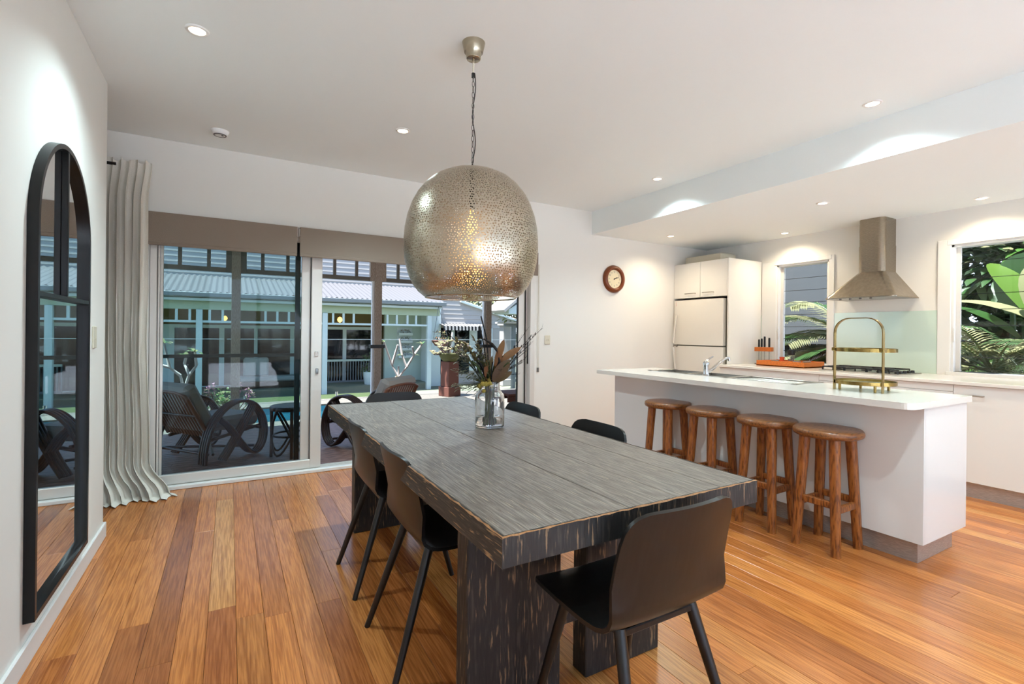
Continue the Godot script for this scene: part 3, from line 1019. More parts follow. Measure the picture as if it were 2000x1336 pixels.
	for i in 7:
		var f := i / 6.0
		rows.append(ring.call(lerpf(1.632, 1.893, f), lerpf(0.31, 0.122, f), lerpf(0.49, 0.25, f), lerpf(0.05, 0.058, f)))
	part("canopy", mb().grid(rows), M.hood, o)
	var lip := mb()
	lip.grid([ring.call(1.622, 0.313, 0.493, 0.05), ring.call(1.632, 0.313, 0.493, 0.05)])
	part("rim", lip, M.hood, o)
	var und := mb()
	und.poly(Array(ring.call(1.624, 0.31, 0.49, 0.05)), Vector3.DOWN)
	part("filter_plate", und, M.steel, o)
	for i in 4:
		part("button", mb().lathe([Vector2(0.011, 0.0), Vector2(0.011, -0.014), Vector2(0.0, -0.014)], 10, Vector3(-0.45, 1.624, -0.17 + 0.09 * i)), M.grey, o)
	# knife stand
	o = thing("knife_stand", "clear acrylic knife stand with a wooden bar beside the wooden tray", "knife stand", Vector3(6.24, 0.9, 0.99), 0.25)
	part("base", mb().box(Vector3(-0.05, 0, -0.09), Vector3(0.06, 0.01, 0.09), 0.002), M.grey, o)
	part("body", mb().box(Vector3(-0.035, 0.01, -0.08), Vector3(-0.03, 0.17, 0.08)).box(Vector3(0.03, 0.01, -0.08), Vector3(0.035, 0.17, 0.08)), M.clear, o)
	part("bar", mb().box(Vector3(-0.042, 0.155, -0.095), Vector3(0.042, 0.205, 0.095), 0.003), M.orange_wood, o)
	var lb := ["first knife from the fridge panel in the knife stand, short black handle", "second knife in the stand, long black handle with a steel butt", "third knife in the stand, tallest black handle", "last knife in the stand, black handle set apart next to the window"]
	k = 0
	for q in [[-0.055, 0.09], [-0.025, 0.1], [0.008, 0.125], [0.06, 0.11]]:
		var kn := thing("knife", lb[k], "knife", Vector3(6.24, 0.9, 0.99) + Basis(Vector3.UP, 0.25) * Vector3(0, 0, q[0]), 0.25, "knives in the stand")
		part("handle", mb().box(Vector3(-0.014, 0.206, -0.009), Vector3(0.014, 0.206 + q[1], 0.009), 0.005), M.black, kn)
		part("blade", mb().box(Vector3(-0.018, 0.03, -0.0012), Vector3(0.018, 0.206, 0.0012)), M.chrome, kn)
		part("butt_cap", mb().box(Vector3(-0.0145, 0.206 + q[1], -0.0092), Vector3(0.0145, 0.212 + q[1], 0.0092), 0.002), M.chrome, kn)
		k += 1
	# tray
	o = thing("wooden_tray", "orange wooden divided tray in front of the narrow louvre window", "tray", Vector3(6.13, 0.9, 1.37), 0.0)
	part("base", mb().box(Vector3(-0.2, 0, -0.27), Vector3(0.2, 0.012, 0.27)), M.orange_wood, o)
	for q in [[-0.2, -0.185, -0.27, 0.27], [0.185, 0.2, -0.27, 0.27]]:
		part("side", mb().box(Vector3(q[0], 0, q[2]), Vector3(q[1], 0.062, q[3]), 0.002), M.orange_wood, o)
	for z in [-0.27, -0.01, 0.255]:
		part("divider" if z == -0.01 else "side", mb().box(Vector3(-0.185, 0, z), Vector3(0.185, 0.06, z + 0.015), 0.002), M.orange_wood, o)
	o = thing("pepper_grinder", "glass spice grinder with a black lid standing in the wooden tray", "grinder", Vector3(6.28, 0.912, 1.3))
	part("jar", mb().lathe([Vector2(0.0, 0.0), Vector2(0.035, 0.0), Vector2(0.035, 0.1), Vector2(0.03, 0.115)], 20), M.clear, o)
	part("peppercorns", mb().lathe([Vector2(0.0, 0.004), Vector2(0.031, 0.004), Vector2(0.031, 0.065), Vector2(0.0, 0.068)], 16), M.grey, o)
	part("lid", mb().lathe([Vector2(0.033, 0.112), Vector2(0.04, 0.115), Vector2(0.04, 0.165), Vector2(0.036, 0.17), Vector2(0.0, 0.17)], 20), M.black, o)
	o = thing("egg_cup", "small orange tapered cup standing in the wooden tray", "cup", Vector3(6.25, 0.912, 1.21))
	part("cup", mb().lathe([Vector2(0.0, 0.0), Vector2(0.018, 0.0), Vector2(0.028, 0.085), Vector2(0.025, 0.085), Vector2(0.016, 0.01), Vector2(0.0, 0.01)], 18), mat(Color(0.85, 0.36, 0.2), 0.5), o)
	var sp := [[-0.1, 0.14, "flat dark lid lying in the near half of the wooden tray"], [0.02, 0.18, "second flat dark lid in the near half of the wooden tray"], [-0.08, -0.12, "flat dark lid lying in the far half of the wooden tray"]]
	for q in sp:
		o = thing("jar_lid", q[2], "lid", Vector3(6.13 + q[0], 0.912, 1.37 + q[1]), 0, "lids in the wooden tray")
		part("body", mb().lathe([Vector2(0.0, 0.0), Vector2(0.04, 0.0), Vector2(0.041, 0.05), Vector2(0.036, 0.055), Vector2(0.0, 0.055)], 16), M.grey, o)
	# wall clock
	o = thing("wall_clock", "round wooden wall clock with a cream dial on the cream wall", "clock", Vector3(4.722, 1.918, 0.0))
	var cx := Transform3D(Basis(Vector3.RIGHT, PI / 2), Vector3.ZERO)
	part("rim", mb().lathe([Vector2(0.166, 0.0), Vector2(0.17, 0.012), Vector2(0.163, 0.03), Vector2(0.148, 0.042), Vector2(0.13, 0.046), Vector2(0.118, 0.04), Vector2(0.112, 0.02)], 48, Vector3.ZERO, Vector2.ONE, cx), M.clock_wood, o)
	part("dial", mb().lathe([Vector2(0.116, 0.02), Vector2(0.0, 0.02)], 40, Vector3.ZERO, Vector2.ONE, cx), M.dial, o)
	for i in 12:
		var g := TAU * (i + 1) / 12.0
		var nm := meshed("numeral", text(str(i + 1), 0.026, 0.001), M.grey, o)
		nm.position = Vector3(sin(g) * 0.084, cos(g) * 0.084, 0.0205)
	for q in [[1.25, 0.075, 0.004, "minute_hand"], [1.1, 0.05, 0.006, "hour_hand"]]:
		var hand := mb().box(Vector3(-q[2] / 2 - 0.001, -0.014, 0), Vector3(q[2] / 2 + 0.001, q[1], 0.002), 0.0005, Transform3D(Basis(Vector3.BACK, -q[0]), Vector3(0, 0, 0.022)))
		part(q[3], hand, M.black, o)
	part("hub", mb().lathe([Vector2(0.008, 0.021), Vector2(0.007, 0.027), Vector2(0.0, 0.027)], 12, Vector3.ZERO, Vector2.ONE, cx), M.black, o)


func island() -> void:
	var o := thing("kitchen_island", "white gloss kitchen island with a steel kick at its foot", "kitchen island", Vector3.ZERO)
	part("body", mb().box(Vector3(3.9, 0.122, 0.985), Vector3(4.448, 0.865, 3.412), 0.001), M.gloss, o)
	part("end_panel", mb().box(Vector3(3.896, 0.12, 3.412), Vector3(4.452, 0.865, 3.43), 0.001), M.gloss, o)
	part("front_panel", mb().box(Vector3(3.885, 0.12, 0.985), Vector3(3.9, 0.865, 3.43), 0.001), M.gloss, o)
	part("kickboard", mb().box(Vector3(3.93, 0, 1.02), Vector3(4.38, 0.121, 3.39), 0.001), M.kick, o, "brushed steel kickboard")
	# counter with an opening for the sink; near corner rounded
	var c := mb()
	var y0 := 0.865
	var y1 := 0.9
	var xl := 3.69
	var xr := 4.462
	var poly := PackedVector2Array([Vector2(xl, 0.945), Vector2(xr, 0.945), Vector2(xr, 1.2), Vector2(4.1, 1.2), Vector2(4.1, 2.62), Vector2(xr, 2.62), Vector2(xr, 3.45)])
	for q in arc(Vector3(xl + 0.05, 0, 3.4), Vector3.BACK, Vector3.LEFT, 0.05, 0, PI / 2, 6):
		poly.append(Vector2(q.x, q.z))
	var xf := Transform3D(Basis(Vector3.RIGHT, Vector3.BACK, Vector3.DOWN), Vector3(0, y1, 0))
	c.prism(poly, y1 - y0, xf)
	c.box(Vector3(4.445, y0, 1.2), Vector3(xr, y1, 2.62))
	single("island_counter", c, M.stone, "white stone island counter overhanging the row of wooden stools", "counter")
	o = thing("kitchen_sink", "stainless sink with drainboard set in the island counter", "sink", Vector3(4.272, 0.9, 1.91))
	var s := mb()
	var hx := 0.172
	s.box(Vector3(-hx, -0.004, -0.71), Vector3(-hx + 0.03, 0.004, 0.71), 0.001)
	s.box(Vector3(hx - 0.03, -0.004, -0.71), Vector3(hx, 0.004, 0.71), 0.001)
	for z in [[-0.71, -0.66], [-0.28, -0.24], [0.12, 0.16], [0.67, 0.71]]:
		s.box(Vector3(-hx, -0.004, z[0]), Vector3(hx, 0.004, z[1]), 0.001)
	part("rim", s, M.steel, o)
	for q in [[-0.66, -0.28, 0.15], [-0.24, 0.12, 0.15]]:
		var bw := mb()
		var a := Vector3(-hx + 0.03, -q[2], q[0])
		var b := Vector3(hx - 0.03, 0, q[1])
		bw.box(Vector3(a.x - 0.002, a.y - 0.002, a.z), Vector3(b.x + 0.002, a.y, b.z))
		bw.box(Vector3(a.x - 0.002, a.y, a.z), Vector3(a.x, b.y, b.z))
		bw.box(Vector3(b.x, a.y, a.z), Vector3(b.x + 0.002, b.y, b.z))
		bw.box(Vector3(a.x, a.y, a.z - 0.002), Vector3(b.x, b.y, a.z))
		bw.box(Vector3(a.x, a.y, b.z), Vector3(b.x, b.y, b.z + 0.002))
		part("bowl", bw, M.steel, o)
		part("drain", mb().lathe([Vector2(0.03, 0.0), Vector2(0.028, 0.004), Vector2(0.0, 0.002)], 16, Vector3(0, -q[2], (q[0] + q[1]) / 2)), M.chrome, o)
	var db := mb()
	db.box(Vector3(-hx + 0.03, -0.012, 0.16), Vector3(hx - 0.03, -0.006, 0.67))
	part("drainboard", db, M.steel, o)
	for i in 7:
		part("ridge", mb().tube([Vector3(-0.1 + 0.033 * i, -0.006, 0.2), Vector3(-0.1 + 0.033 * i, -0.006, 0.64)], 0.005, 6), M.steel, o)
	# mixer
	o = thing("mixer_tap", "chrome single-lever mixer tap beside the island sink", "tap", Vector3(4.19, 0.9, 1.79))
	part("body", mb().lathe([Vector2(0.03, 0.0), Vector2(0.03, 0.006), Vector2(0.024, 0.01), Vector2(0.024, 0.085), Vector2(0.027, 0.09), Vector2(0.026, 0.11), Vector2(0.015, 0.122), Vector2(0.0, 0.124)], 20), M.chrome, o)
	var path := [Vector3(0.0, 0.02, 0.0), Vector3(0.06, 0.045, 0.01), Vector3(0.14, 0.1, 0.02), Vector3(0.2, 0.135, 0.028), Vector3(0.235, 0.145, 0.032), Vector3(0.255, 0.14, 0.035)]
	part("spout", mb().tube(path, [0.014, 0.014, 0.013, 0.012, 0.012, 0.012], 10), M.chrome, o)
	part("nozzle", mb().tube([Vector3(0.25, 0.142, 0.034), Vector3(0.255, 0.12, 0.035)], 0.014, 10), M.chrome, o)
	part("lever", mb().tube([Vector3(0.0, 0.115, 0.0), Vector3(0.03, 0.135, -0.004), Vector3(0.1, 0.155, -0.01)], [0.012, 0.008, 0.007], 8), M.chrome, o)
	part("badge", mb().box(Vector3(-0.026, 0.05, 0.006), Vector3(-0.02, 0.066, 0.016), 0.001), M.grey, o)
	# tiered stand
	o = thing("tiered_stand", "two-tier brass serving stand with an arched handle on the island counter", "serving stand", Vector3(4.16, 0.9, 3.02))
	for q in [[0.042, "lower"], [0.248, "upper"]]:
		var ring := []
		for i in 2:
			var row := PackedVector3Array()
			for j in 40:
				var g := TAU * j / 40.0
				row.append(Vector3(cos(g) * 0.165, q[0] + 0.022 * i, -sin(g) * 0.165))
			ring.append(row)
		var m := mb()
		m.grid(ring, true)
		var r2 := []
		for i in 2:
			var row := PackedVector3Array()
			for j in 40:
				row.append(ring[i][j] * Vector3(0.975, 1, 0.975))
			r2.append(row)
		m.grid(r2, true, true)
		m.grid([ring[1], r2[1]], true)
		m.grid([r2[0], ring[0]], true)
		var tr := part("tray_rim", m, M.brass, o)
		if q[1] == "lower":
			part("mint_reflection_plate", mb().lathe([Vector2(0.16, q[0] + 0.002), Vector2(0.16, q[0] + 0.006), Vector2(0.0, q[0] + 0.006)], 40), M.mint, tr)  # mint colour paints a reflection into the mirrored plate
		else:
			part("glass_plate", mb().lathe([Vector2(0.0, q[0] + 0.002), Vector2(0.16, q[0] + 0.002), Vector2(0.16, q[0] + 0.006), Vector2(0.0, q[0] + 0.006)], 40), M.clear, tr)
	var pts := [Vector3(-0.09, 0.0, -0.137), Vector3(-0.09, 0.36, -0.137)]
	pts.append_array(arc(Vector3(-0.09, 0.37, -0.047), Vector3.FORWARD, Vector3.UP, 0.09, 0.0, PI / 2, 8))
	pts.append_array(arc(Vector3(-0.09, 0.37, 0.047), Vector3.UP, Vector3.BACK, 0.09, 0.0, PI / 2, 8))
	pts.append_array([Vector3(-0.09, 0.36, 0.137), Vector3(-0.09, 0.0, 0.137)])
	var rows := []
	for p in pts:
		rows.append(PackedVector3Array([p + Vector3(-0.013, 0, 0), p + Vector3(0.013, 0, 0)]))
	part("arch_handle", mb().shell(rows, 0.005), M.brass, o)
	for q in [[-0.1, -0.1], [-0.1, 0.1], [0.12, -0.08], [0.12, 0.08]]:
		part("foot", mb().box(Vector3(q[0] - 0.007, 0, q[1] - 0.007), Vector3(q[0] + 0.007, 0.043, q[1] + 0.007), 0.003), M.brass, o)
	for z in [-0.137, 0.137]:
		part("clip", mb().box(Vector3(-0.11, 0.25, z - 0.012), Vector3(-0.07, 0.272, z + 0.012), 0.003), M.brass, o)
	# stools
	var st := stool()
	var lbl := ["weathered round wooden stool at the far end of the island, furthest from the brass stand", "weathered round wooden stool, second from the far end of the island, partly behind the table", "weathered round wooden stool, second from the near end of the island", "weathered round wooden stool nearest the open end of the island, below the brass stand"]
	var zs := [1.78, 2.205, 2.635, 3.02]
	for i in 4:
		var t := st if i == 0 else dup(st, Vector3.ZERO, 0, lbl[i])
		t.position = Vector3(3.74 - 0.004 * i, 0, zs[i])
		t.rotation.y = [0.05, -0.06, 0.04, 0.0][i]
		t.set_meta("label", lbl[i])


func stool() -> Node3D:
	var o := thing("bar_stool", "", "stool", Vector3.ZERO, 0, "round wooden stools along the island")
	part("seat", mb().lathe([Vector2(0.0, 0.655), Vector2(0.165, 0.655), Vector2(0.178, 0.662), Vector2(0.183, 0.675), Vector2(0.181, 0.69), Vector2(0.172, 0.7), Vector2(0.09, 0.7), Vector2(0.0, 0.699)], 40), M.seat, o)
	for sx in [-1, 1]:
		for sz in [-1, 1]:
			var m := mb()
			var rows := []
			for i in 6:
				var f := i / 5.0
				var c := Vector3(sx * lerpf(0.121, 0.088, f), lerpf(0.0, 0.657, f), sz * lerpf(0.113, 0.083, f))
				var hw := lerpf(0.0205, 0.025, f)
				var row := PackedVector3Array()
				for k in 12:
					var g := TAU * (k + 0.5) / 12.0
					var q := Vector2(cos(g), sin(g))
					q /= pow(pow(absf(q.x), 6) + pow(absf(q.y), 6), 1.0 / 6.0)
					row.append(c + Vector3(q.x * hw, 0, -q.y * hw))
				rows.append(row)
			m.grid(rows, true)
			m.poly(Array(rows[0]), Vector3.DOWN)
			part("leg", m, M.stool, o)
	for s in [-1, 1]:
		part("stretcher", mb().box(Vector3(-0.125, 0.235, s * 0.102 - 0.013), Vector3(0.125, 0.275, s * 0.102 + 0.013), 0.005), M.stool, o)
		part("stretcher", mb().box(Vector3(s * 0.108 - 0.013, 0.262, -0.118), Vector3(s * 0.108 + 0.013, 0.302, 0.118), 0.005), M.stool, o)
	return o


func dining() -> void:
	rng.seed = 9
	var o := thing("dining_table", "long distressed black timber dining table with worn tan edges and slab legs", "table", Vector3.ZERO)
	var x0 := 1.197
	var x1 := 2.158
	var z0 := 1.27
	var z1 := 3.609
	var cuts := [x0 + 0.009, 1.42, 1.60, 1.79, 1.985, x1 - 0.009]
	for i in 5:
		var m := mb()
		m.off = Vector2(i * 0.37, 0)
		m.box(Vector3(cuts[i] + 0.0009, 0.74, z0 + 0.009), Vector3(cuts[i + 1] - 0.0009, 0.7655 + rnd(-0.0006, 0.0006), z1 - 0.009), 0.0014)
		part("plank", m, M.table_top, o)
	# thick edge boards, mitred, with a bare worn arris of uneven width
	for q in [[0, 1], [0, -1], [1, 1], [1, -1]]:
		var m := mb()
		var w := mb()
		var ins := 0.0085
		var a: Vector3
		var b: Vector3
		var n: Vector3
		if q[0] == 0:
			var x: float = x1 if q[1] > 0 else x0
			a = Vector3(x, 0, z0)
			b = Vector3(x, 0, z1)
			n = Vector3(q[1], 0, 0)
		else:
			var z: float = z1 if q[1] > 0 else z0
			a = Vector3(x0, 0, z)
			b = Vector3(x1, 0, z)
			n = Vector3(0, 0, q[1])
		var dir := (b - a).normalized()
		var segs := 90 if q[0] == 0 else 44
		var cs := []
		for k in segs + 1:
			cs.append(Vector2(0.0012 + 0.0035 * pow(rnd(0, 1), 2.0), 0.001 + 0.0065 * pow(rnd(0, 1), 1.6)))
		var strip := func(mm: MB, d0: float, y0: float, d1: float, y1: float, hint: Vector3, c0: int, c1: int) -> void:
			# c0, c1 = 1: the edge follows the worn arris below, 2: above
			for k in segs:
				var p := []
				for e in [[k, d0, y0, c0], [k + 1, d0, y0, c0], [k + 1, d1, y1, c1], [k, d1, y1, c1]]:
					var d: float = e[1]
					var y: float = e[2]
					if e[3] == 1:
						y -= cs[e[0]].x
					elif e[3] == 2:
						d += cs[e[0]].y
					p.append((a + dir * d).lerp(b - dir * d, float(e[0]) / segs) - n * d + Vector3.UP * y)
				mm.poly(p, hint)
		strip.call(m, 0.0, 0.692, 0.0, 0.766, n, 0, 1)
		strip.call(m, 0.0, 0.692, 0.03, 0.692, Vector3.DOWN, 0, 0)
		strip.call(m, 0.03, 0.692, 0.03, 0.73, -n, 0, 0)
		strip.call(m, 0.0, 0.766, ins, 0.766, Vector3.UP, 2, 0)
		strip.call(w, 0.0, 0.766, 0.0, 0.766, n + Vector3.UP, 1, 2)
		var eb := part("edge_board", m, M.table_edge if q[0] == 0 else M.table_dark, o)
		part("worn_edge", w, M.bare, eb)
	part("underside", mb().box(Vector3(x0 + 0.03, 0.70, z0 + 0.03), Vector3(x1 - 0.03, 0.7295, z1 - 0.03)), M.table_dark, o)
	for q in [[1.292, 1.652, 3.135, 3.215], [1.765, 2.13, 3.135, 3.215], [1.315, 1.66, 1.445, 1.522], [1.765, 2.13, 1.445, 1.522]]:
		var lg := part("leg", mb().box(Vector3(q[0], 0, q[2]), Vector3(q[1], 0.70, q[3]), 0.004), M.table_dark, o)
		var j := mb()
		j.box(Vector3((q[0] + q[1]) / 2 - 0.0012, 0.01, q[3] - 0.002), Vector3((q[0] + q[1]) / 2 + 0.0012, 0.69, q[3] + 0.0004))
		part("board_joint", j, M.black, lg)
	part("stretcher", mb().box(Vector3(1.655, 0.21, 1.43), Vector3(1.76, 0.29, 3.2), 0.004), M.table_dark, o)
	part("beam", mb().box(Vector3(1.6, 0.585, 3.15), Vector3(1.83, 0.7, 3.2), 0.003), M.table_dark, o)
	part("beam", mb().box(Vector3(1.6, 0.585, 1.46), Vector3(1.83, 0.7, 1.51), 0.003), M.table_dark, o)
	var c := chair()
	var spots := [
		[Vector3(1.715, 0, 3.465), 0.0, "black moulded dining chair at the near end of the table, its back to the viewer"],
		[Vector3(1.43, 0, 2.72), -PI / 2, "black moulded dining chair on the mirror side of the table, the nearer of two"],
		[Vector3(1.43, 0, 2.083), -PI / 2, "black moulded dining chair on the mirror side of the table, the farther of two"],
		[Vector3(2.05, 0, 2.665), PI / 2, "black moulded dining chair on the island side of the table, the one nearer the stools"],
		[Vector3(2.05, 0, 1.925), PI / 2, "black moulded dining chair on the island side of the table, just behind the flower vase"],
		[Vector3(1.712, 0, 1.225), PI, "black moulded dining chair at the far end of the table, before the sliding door"],
	]
	for i in spots.size():
		var k := c if i == 0 else dup(c, Vector3.ZERO, 0, "")
		k.position = spots[i][0]
		k.rotation.y = spots[i][1]
		k.set_meta("label", spots[i][2])


func chair() -> Node3D:
	var o := thing("dining_chair", "", "chair", Vector3.ZERO, 0, "black moulded chairs round the dining table")
	# rows: z, y, half width
	var pr := [[-0.208, 0.427, 0.135], [-0.204, 0.433, 0.165], [-0.195, 0.44, 0.185], [-0.175, 0.446, 0.2], [-0.13, 0.449, 0.207], [-0.05, 0.446, 0.209], [0.03, 0.444, 0.209], [0.09, 0.444, 0.208], [0.13, 0.448, 0.207], [0.158, 0.458, 0.206], [0.178, 0.474, 0.205], [0.191, 0.497, 0.204], [0.2, 0.53, 0.203], [0.211, 0.585, 0.201], [0.224, 0.65, 0.199], [0.236, 0.705, 0.196], [0.244, 0.74, 0.19], [0.249, 0.763, 0.178], [0.2515, 0.777, 0.161], [0.253, 0.785, 0.135], [0.2535, 0.787, 0.11]]
	var rows := []
	for q in pr:
		var row := PackedVector3Array()
		var up: float = smoothstep(0.46, 0.6, q[1])
		for j in 17:
			var u := j / 8.0 - 1.0
			var x: float = u * q[2] * 1.09
			var e := pow(absf(x) / 0.2, 2.0)
			row.append(Vector3(x, q[1] + 0.008 * e * (1.0 - up), q[0] - 0.026 * e * up))
		rows.append(row)
	# the shell is one sheet: seat rows and back rows share the bend
	part("shell", mb().shell(rows, 0.012), M.chair, o)
	for s in [-1, 1]:
		for q in [[0.13, 0.275], [-0.1, -0.21]]:
			var top := Vector3(s * 0.14, 0.437, q[0])
			var foot := Vector3(s * 0.2, 0.0, q[1])
			part("leg", mb().tube([top, top.lerp(foot, 0.3), foot], [0.0175, 0.0165, 0.0115], 12), M.chair, o)
	part("cross_rail", mb().box(Vector3(-0.15, 0.418, -0.12), Vector3(0.15, 0.438, -0.085), 0.003), M.chair, o)
	part("cross_rail", mb().box(Vector3(-0.15, 0.418, 0.11), Vector3(0.15, 0.438, 0.145), 0.003), M.chair, o)
	return o


func decor() -> void:
	# arched mirror
	var o := thing("arched_mirror", "tall black framed arched mirror with window bars on the white wall", "mirror", Vector3(0, 0, 1.795))
	var yb := 0.165
	var yc := 1.635
	var R := 0.39
	var outline := func(r: float, drop: float) -> PackedVector2Array:
		var p := PackedVector2Array()
		p.append(Vector2(r, yb + drop))
		for i in 33:
			var g := PI * i / 32.0
			p.append(Vector2(r * cos(g), yc + r * sin(g)))
		p.append(Vector2(-r, yb + drop))
		return p
	var out2: PackedVector2Array = outline.call(R, 0.0)
	var in2: PackedVector2Array = outline.call(R - 0.02, 0.02)
	var f := mb()
	var k := out2.size()
	for q in [[out2, 0.001, out2, 0.034, 1], [in2, 0.001, in2, 0.034, -1], [out2, 0.034, in2, 0.034, 0], [out2, 0.001, in2, 0.001, 2]]:
		var a := PackedVector3Array()
		var b := PackedVector3Array()
		for i in k:
			a.append(Vector3(q[1], q[0][i].y, q[0][i].x))
			b.append(Vector3(q[3], q[2][i].y, q[2][i].x))
		a.append(a[0])
		b.append(b[0])
		f.grid([a, b], false, q[4] == 1 or q[4] == 0)
	part("frame", f, M.frame, o)
	var gl := mb()
	var gp := []
	for p in in2:
		gp.append(Vector3(0.009, p.y, p.x))
	gl.poly(gp, Vector3.RIGHT)
	part("glass", gl, M.mirror, o)
	part("backing", mb().box(Vector3(0.001, yb + 0.02, -R + 0.02), Vector3(0.006, yc, R - 0.02)), M.black, o)
	part("bar", mb().box(Vector3(0.0092, 1.36, -R + 0.02), Vector3(0.032, 1.38, R - 0.02), 0.002), M.frame, o)
	part("bar", mb().box(Vector3(0.0092, 1.38, -0.01), Vector3(0.032, yc + R - 0.02, 0.01), 0.002), M.frame, o)
	vase()


func vase() -> void:
	rng.seed = 31
	var at := Vector3(1.79, 0.7665, 2.395)
	var o := thing("glass_vase", "clear glass jar vase holding flower stems in a little water on the table", "vase", at, YAW)
	var prof := [Vector2(0.0, 0.0), Vector2(0.066, 0.0), Vector2(0.072, 0.004), Vector2(0.0745, 0.012), Vector2(0.0745, 0.145), Vector2(0.07, 0.165), Vector2(0.056, 0.182), Vector2(0.05, 0.192), Vector2(0.05, 0.222), Vector2(0.053, 0.226), Vector2(0.0525, 0.23), Vector2(0.05, 0.231), Vector2(0.0475, 0.228), Vector2(0.0465, 0.192), Vector2(0.053, 0.179), Vector2(0.0665, 0.163), Vector2(0.0708, 0.145), Vector2(0.0708, 0.013), Vector2(0.067, 0.0085), Vector2(0.0, 0.008)]
	part("glass", mb().lathe(prof, 48), M.jar, o)
	part("water", mb().lathe([Vector2(0.0, 0.0085), Vector2(0.066, 0.009), Vector2(0.0704, 0.014), Vector2(0.0704, 0.05), Vector2(0.0, 0.05)], 40), M.water, o)
	var b := thing("dried_bouquet", "mixed bouquet of dark foliage, rust leaves and yellow-green blooms in the glass jar", "bouquet", at, YAW)
	var stems := mb()
	var P := func(u: float, v: float, d: float) -> Vector3: return Vector3((u - 958.0) * 0.00262, (838.0 - v) * 0.00262, d)
	var stem := func(tip: Vector3, r := 0.0024, bend := 0.02) -> Array:
		var foot := Vector3(rnd(-0.03, 0.03), 0.012, rnd(-0.03, 0.03))
		var nk := Vector3(clampf(tip.x * 0.25, -0.034, 0.034), 0.215, clampf(tip.z * 0.3, -0.034, 0.034))
		var pts := [foot, foot.lerp(nk, 0.5), nk]
		for i in range(1, 6):
			var f := i / 5.0
			pts.append(nk.lerp(tip, f) + Vector3(0, sin(f * PI) * bend, 0))
		return pts
	# plain stems in the jar
	for i in 30:
		var p: Array = stem.call(Vector3(rnd(-0.1, 0.1), 0.33, rnd(-0.06, 0.06)))
		part("stem", mb().tube(p, rnd(0.0028, 0.0042), 6), M.stem if i % 4 else M.twig, b)
	# dark eucalyptus sprays on one side
	for q in [[880, 662, 0.02], [890, 690, -0.04], [872, 682, -0.02], [905, 672, 0.05], [925, 668, -0.05], [900, 705, 0.06], [915, 690, 0.0], [935, 690, 0.04]]:
		var tip: Vector3 = P.call(q[0], q[1], q[2])
		var p: Array = stem.call(tip, 0.002, 0.03)
		var m := mb()
		m.tube(p.slice(2), 0.0017, 5)
		for i in 20:
			var f := 0.3 + 0.7 * i / 19.0
			var k := 2 + int(f * 4.999)
			var base: Vector3 = p[k].lerp(p[mini(k + 1, p.size() - 1)], fmod(f * 5.0, 1.0))
			m.leaf(base, (tip - p[2]).normalized() + Vector3(rnd(-1, 1), rnd(-0.9, 0.8), rnd(-1, 1)), rnd(0.03, 0.055), rnd(0.012, 0.02), 0.25, 0.1, 3)
		part("dark_spray", m, M.euca, b)
	# long dark stems
	for q in [[[937, 643, 0.0], [945, 680, 0.0]], [[940, 625, 0.03], [951, 668, 0.02]]]:
		var a: Vector3 = P.call(q[0][0], q[0][1], q[0][2])
		var c: Vector3 = P.call(q[1][0], q[1][1], q[1][2])
		part("stem", mb().tube([Vector3(0.0, 0.215, 0), c.lerp(Vector3(0, 0.215, 0), 0.4), c, a], 0.0034, 6), M.twig, b)
	var cv := []
	for q in [[960, 752, 0.03], [976, 712, 0.03], [973, 692, 0.03], [962, 678, 0.03], [945, 668, 0.03]]:
		cv.append(P.call(q[0], q[1], q[2]))
	part("seed_pod", mb().tube(cv, [0.004, 0.007, 0.008, 0.007, 0.003], 8), M.twig, b)
	# broad rust leaves
	var big := [[[968, 720], [985, 665], 0.036, 0.03, 0], [[975, 712], [1018, 680], 0.036, 0.02, 0], [[965, 748], [996, 704], 0.06, 0.05, 1], [[962, 745], [981, 702], 0.036, -0.02, 1], [[955, 742], [962, 698], 0.026, 0.01, 1], [[950, 740], [953, 704], 0.022, 0.04, 0], [[970, 750], [1001, 728], 0.034, 0.03, 1]]
	for q in big:
		var a: Vector3 = P.call(q[0][0], q[0][1], q[3])
		var c: Vector3 = P.call(q[1][0], q[1][1], q[3] + rnd(-0.01, 0.03))
		var m := mb()
		m.leaf(a, c - a, a.distance_to(c), q[2], 0.05, 0.22, 8, Vector3(c.y - a.y, a.x - c.x, 0.02))
		m.tube([Vector3(a.x * 0.3, 0.215, a.z * 0.5), a], 0.002, 5)
		part("rust_leaf", m, [M.tan_leaf, M.tan_leaf2][q[4]], b)
	# yellow-green blooms
	for i in 18:
		var c: Vector3 = P.call(rnd(930, 962), rnd(742, 768), rnd(0.0, 0.07))
		var m := mb()
		var r := rnd(0.009, 0.0145)
		var rows := []
		for k in 5:
			var t := PI * k / 4.0
			var row := PackedVector3Array()
			for j in 8:
				var g := TAU * j / 8.0
				var rr := r * (1.0 + 0.15 * sin(j * 3.7 + k * 2.1 + i))
				row.append(c + Vector3(sin(t) * cos(g), -cos(t), -sin(t) * sin(g)) * rr)
			rows.append(row)
		m.grid(rows, true)
		part("bloom", m, M.billy, b)
	# sage leaves and buds on the near side
	for i in 20:
		var tip: Vector3 = P.call(rnd(885, 935), rnd(712, 775), rnd(-0.05, 0.07))
		var st := Vector3(-0.02, 0.21, tip.z * 0.4)
		var m := mb()
		m.tube([st, st.lerp(tip, 0.5) + Vector3(0, 0.012, 0), tip], 0.0012, 4)
		for k in 9:
			var f := 0.35 + 0.65 * k / 8.0
			m.leaf(st.lerp(tip, f), Vector3(-1, rnd(-0.8, 0.8), rnd(-0.8, 0.8)), rnd(0.012, 0.024), rnd(0.009, 0.014), 0.2, 0.1, 3)
		part("sage_sprig", m, M.sage, b)
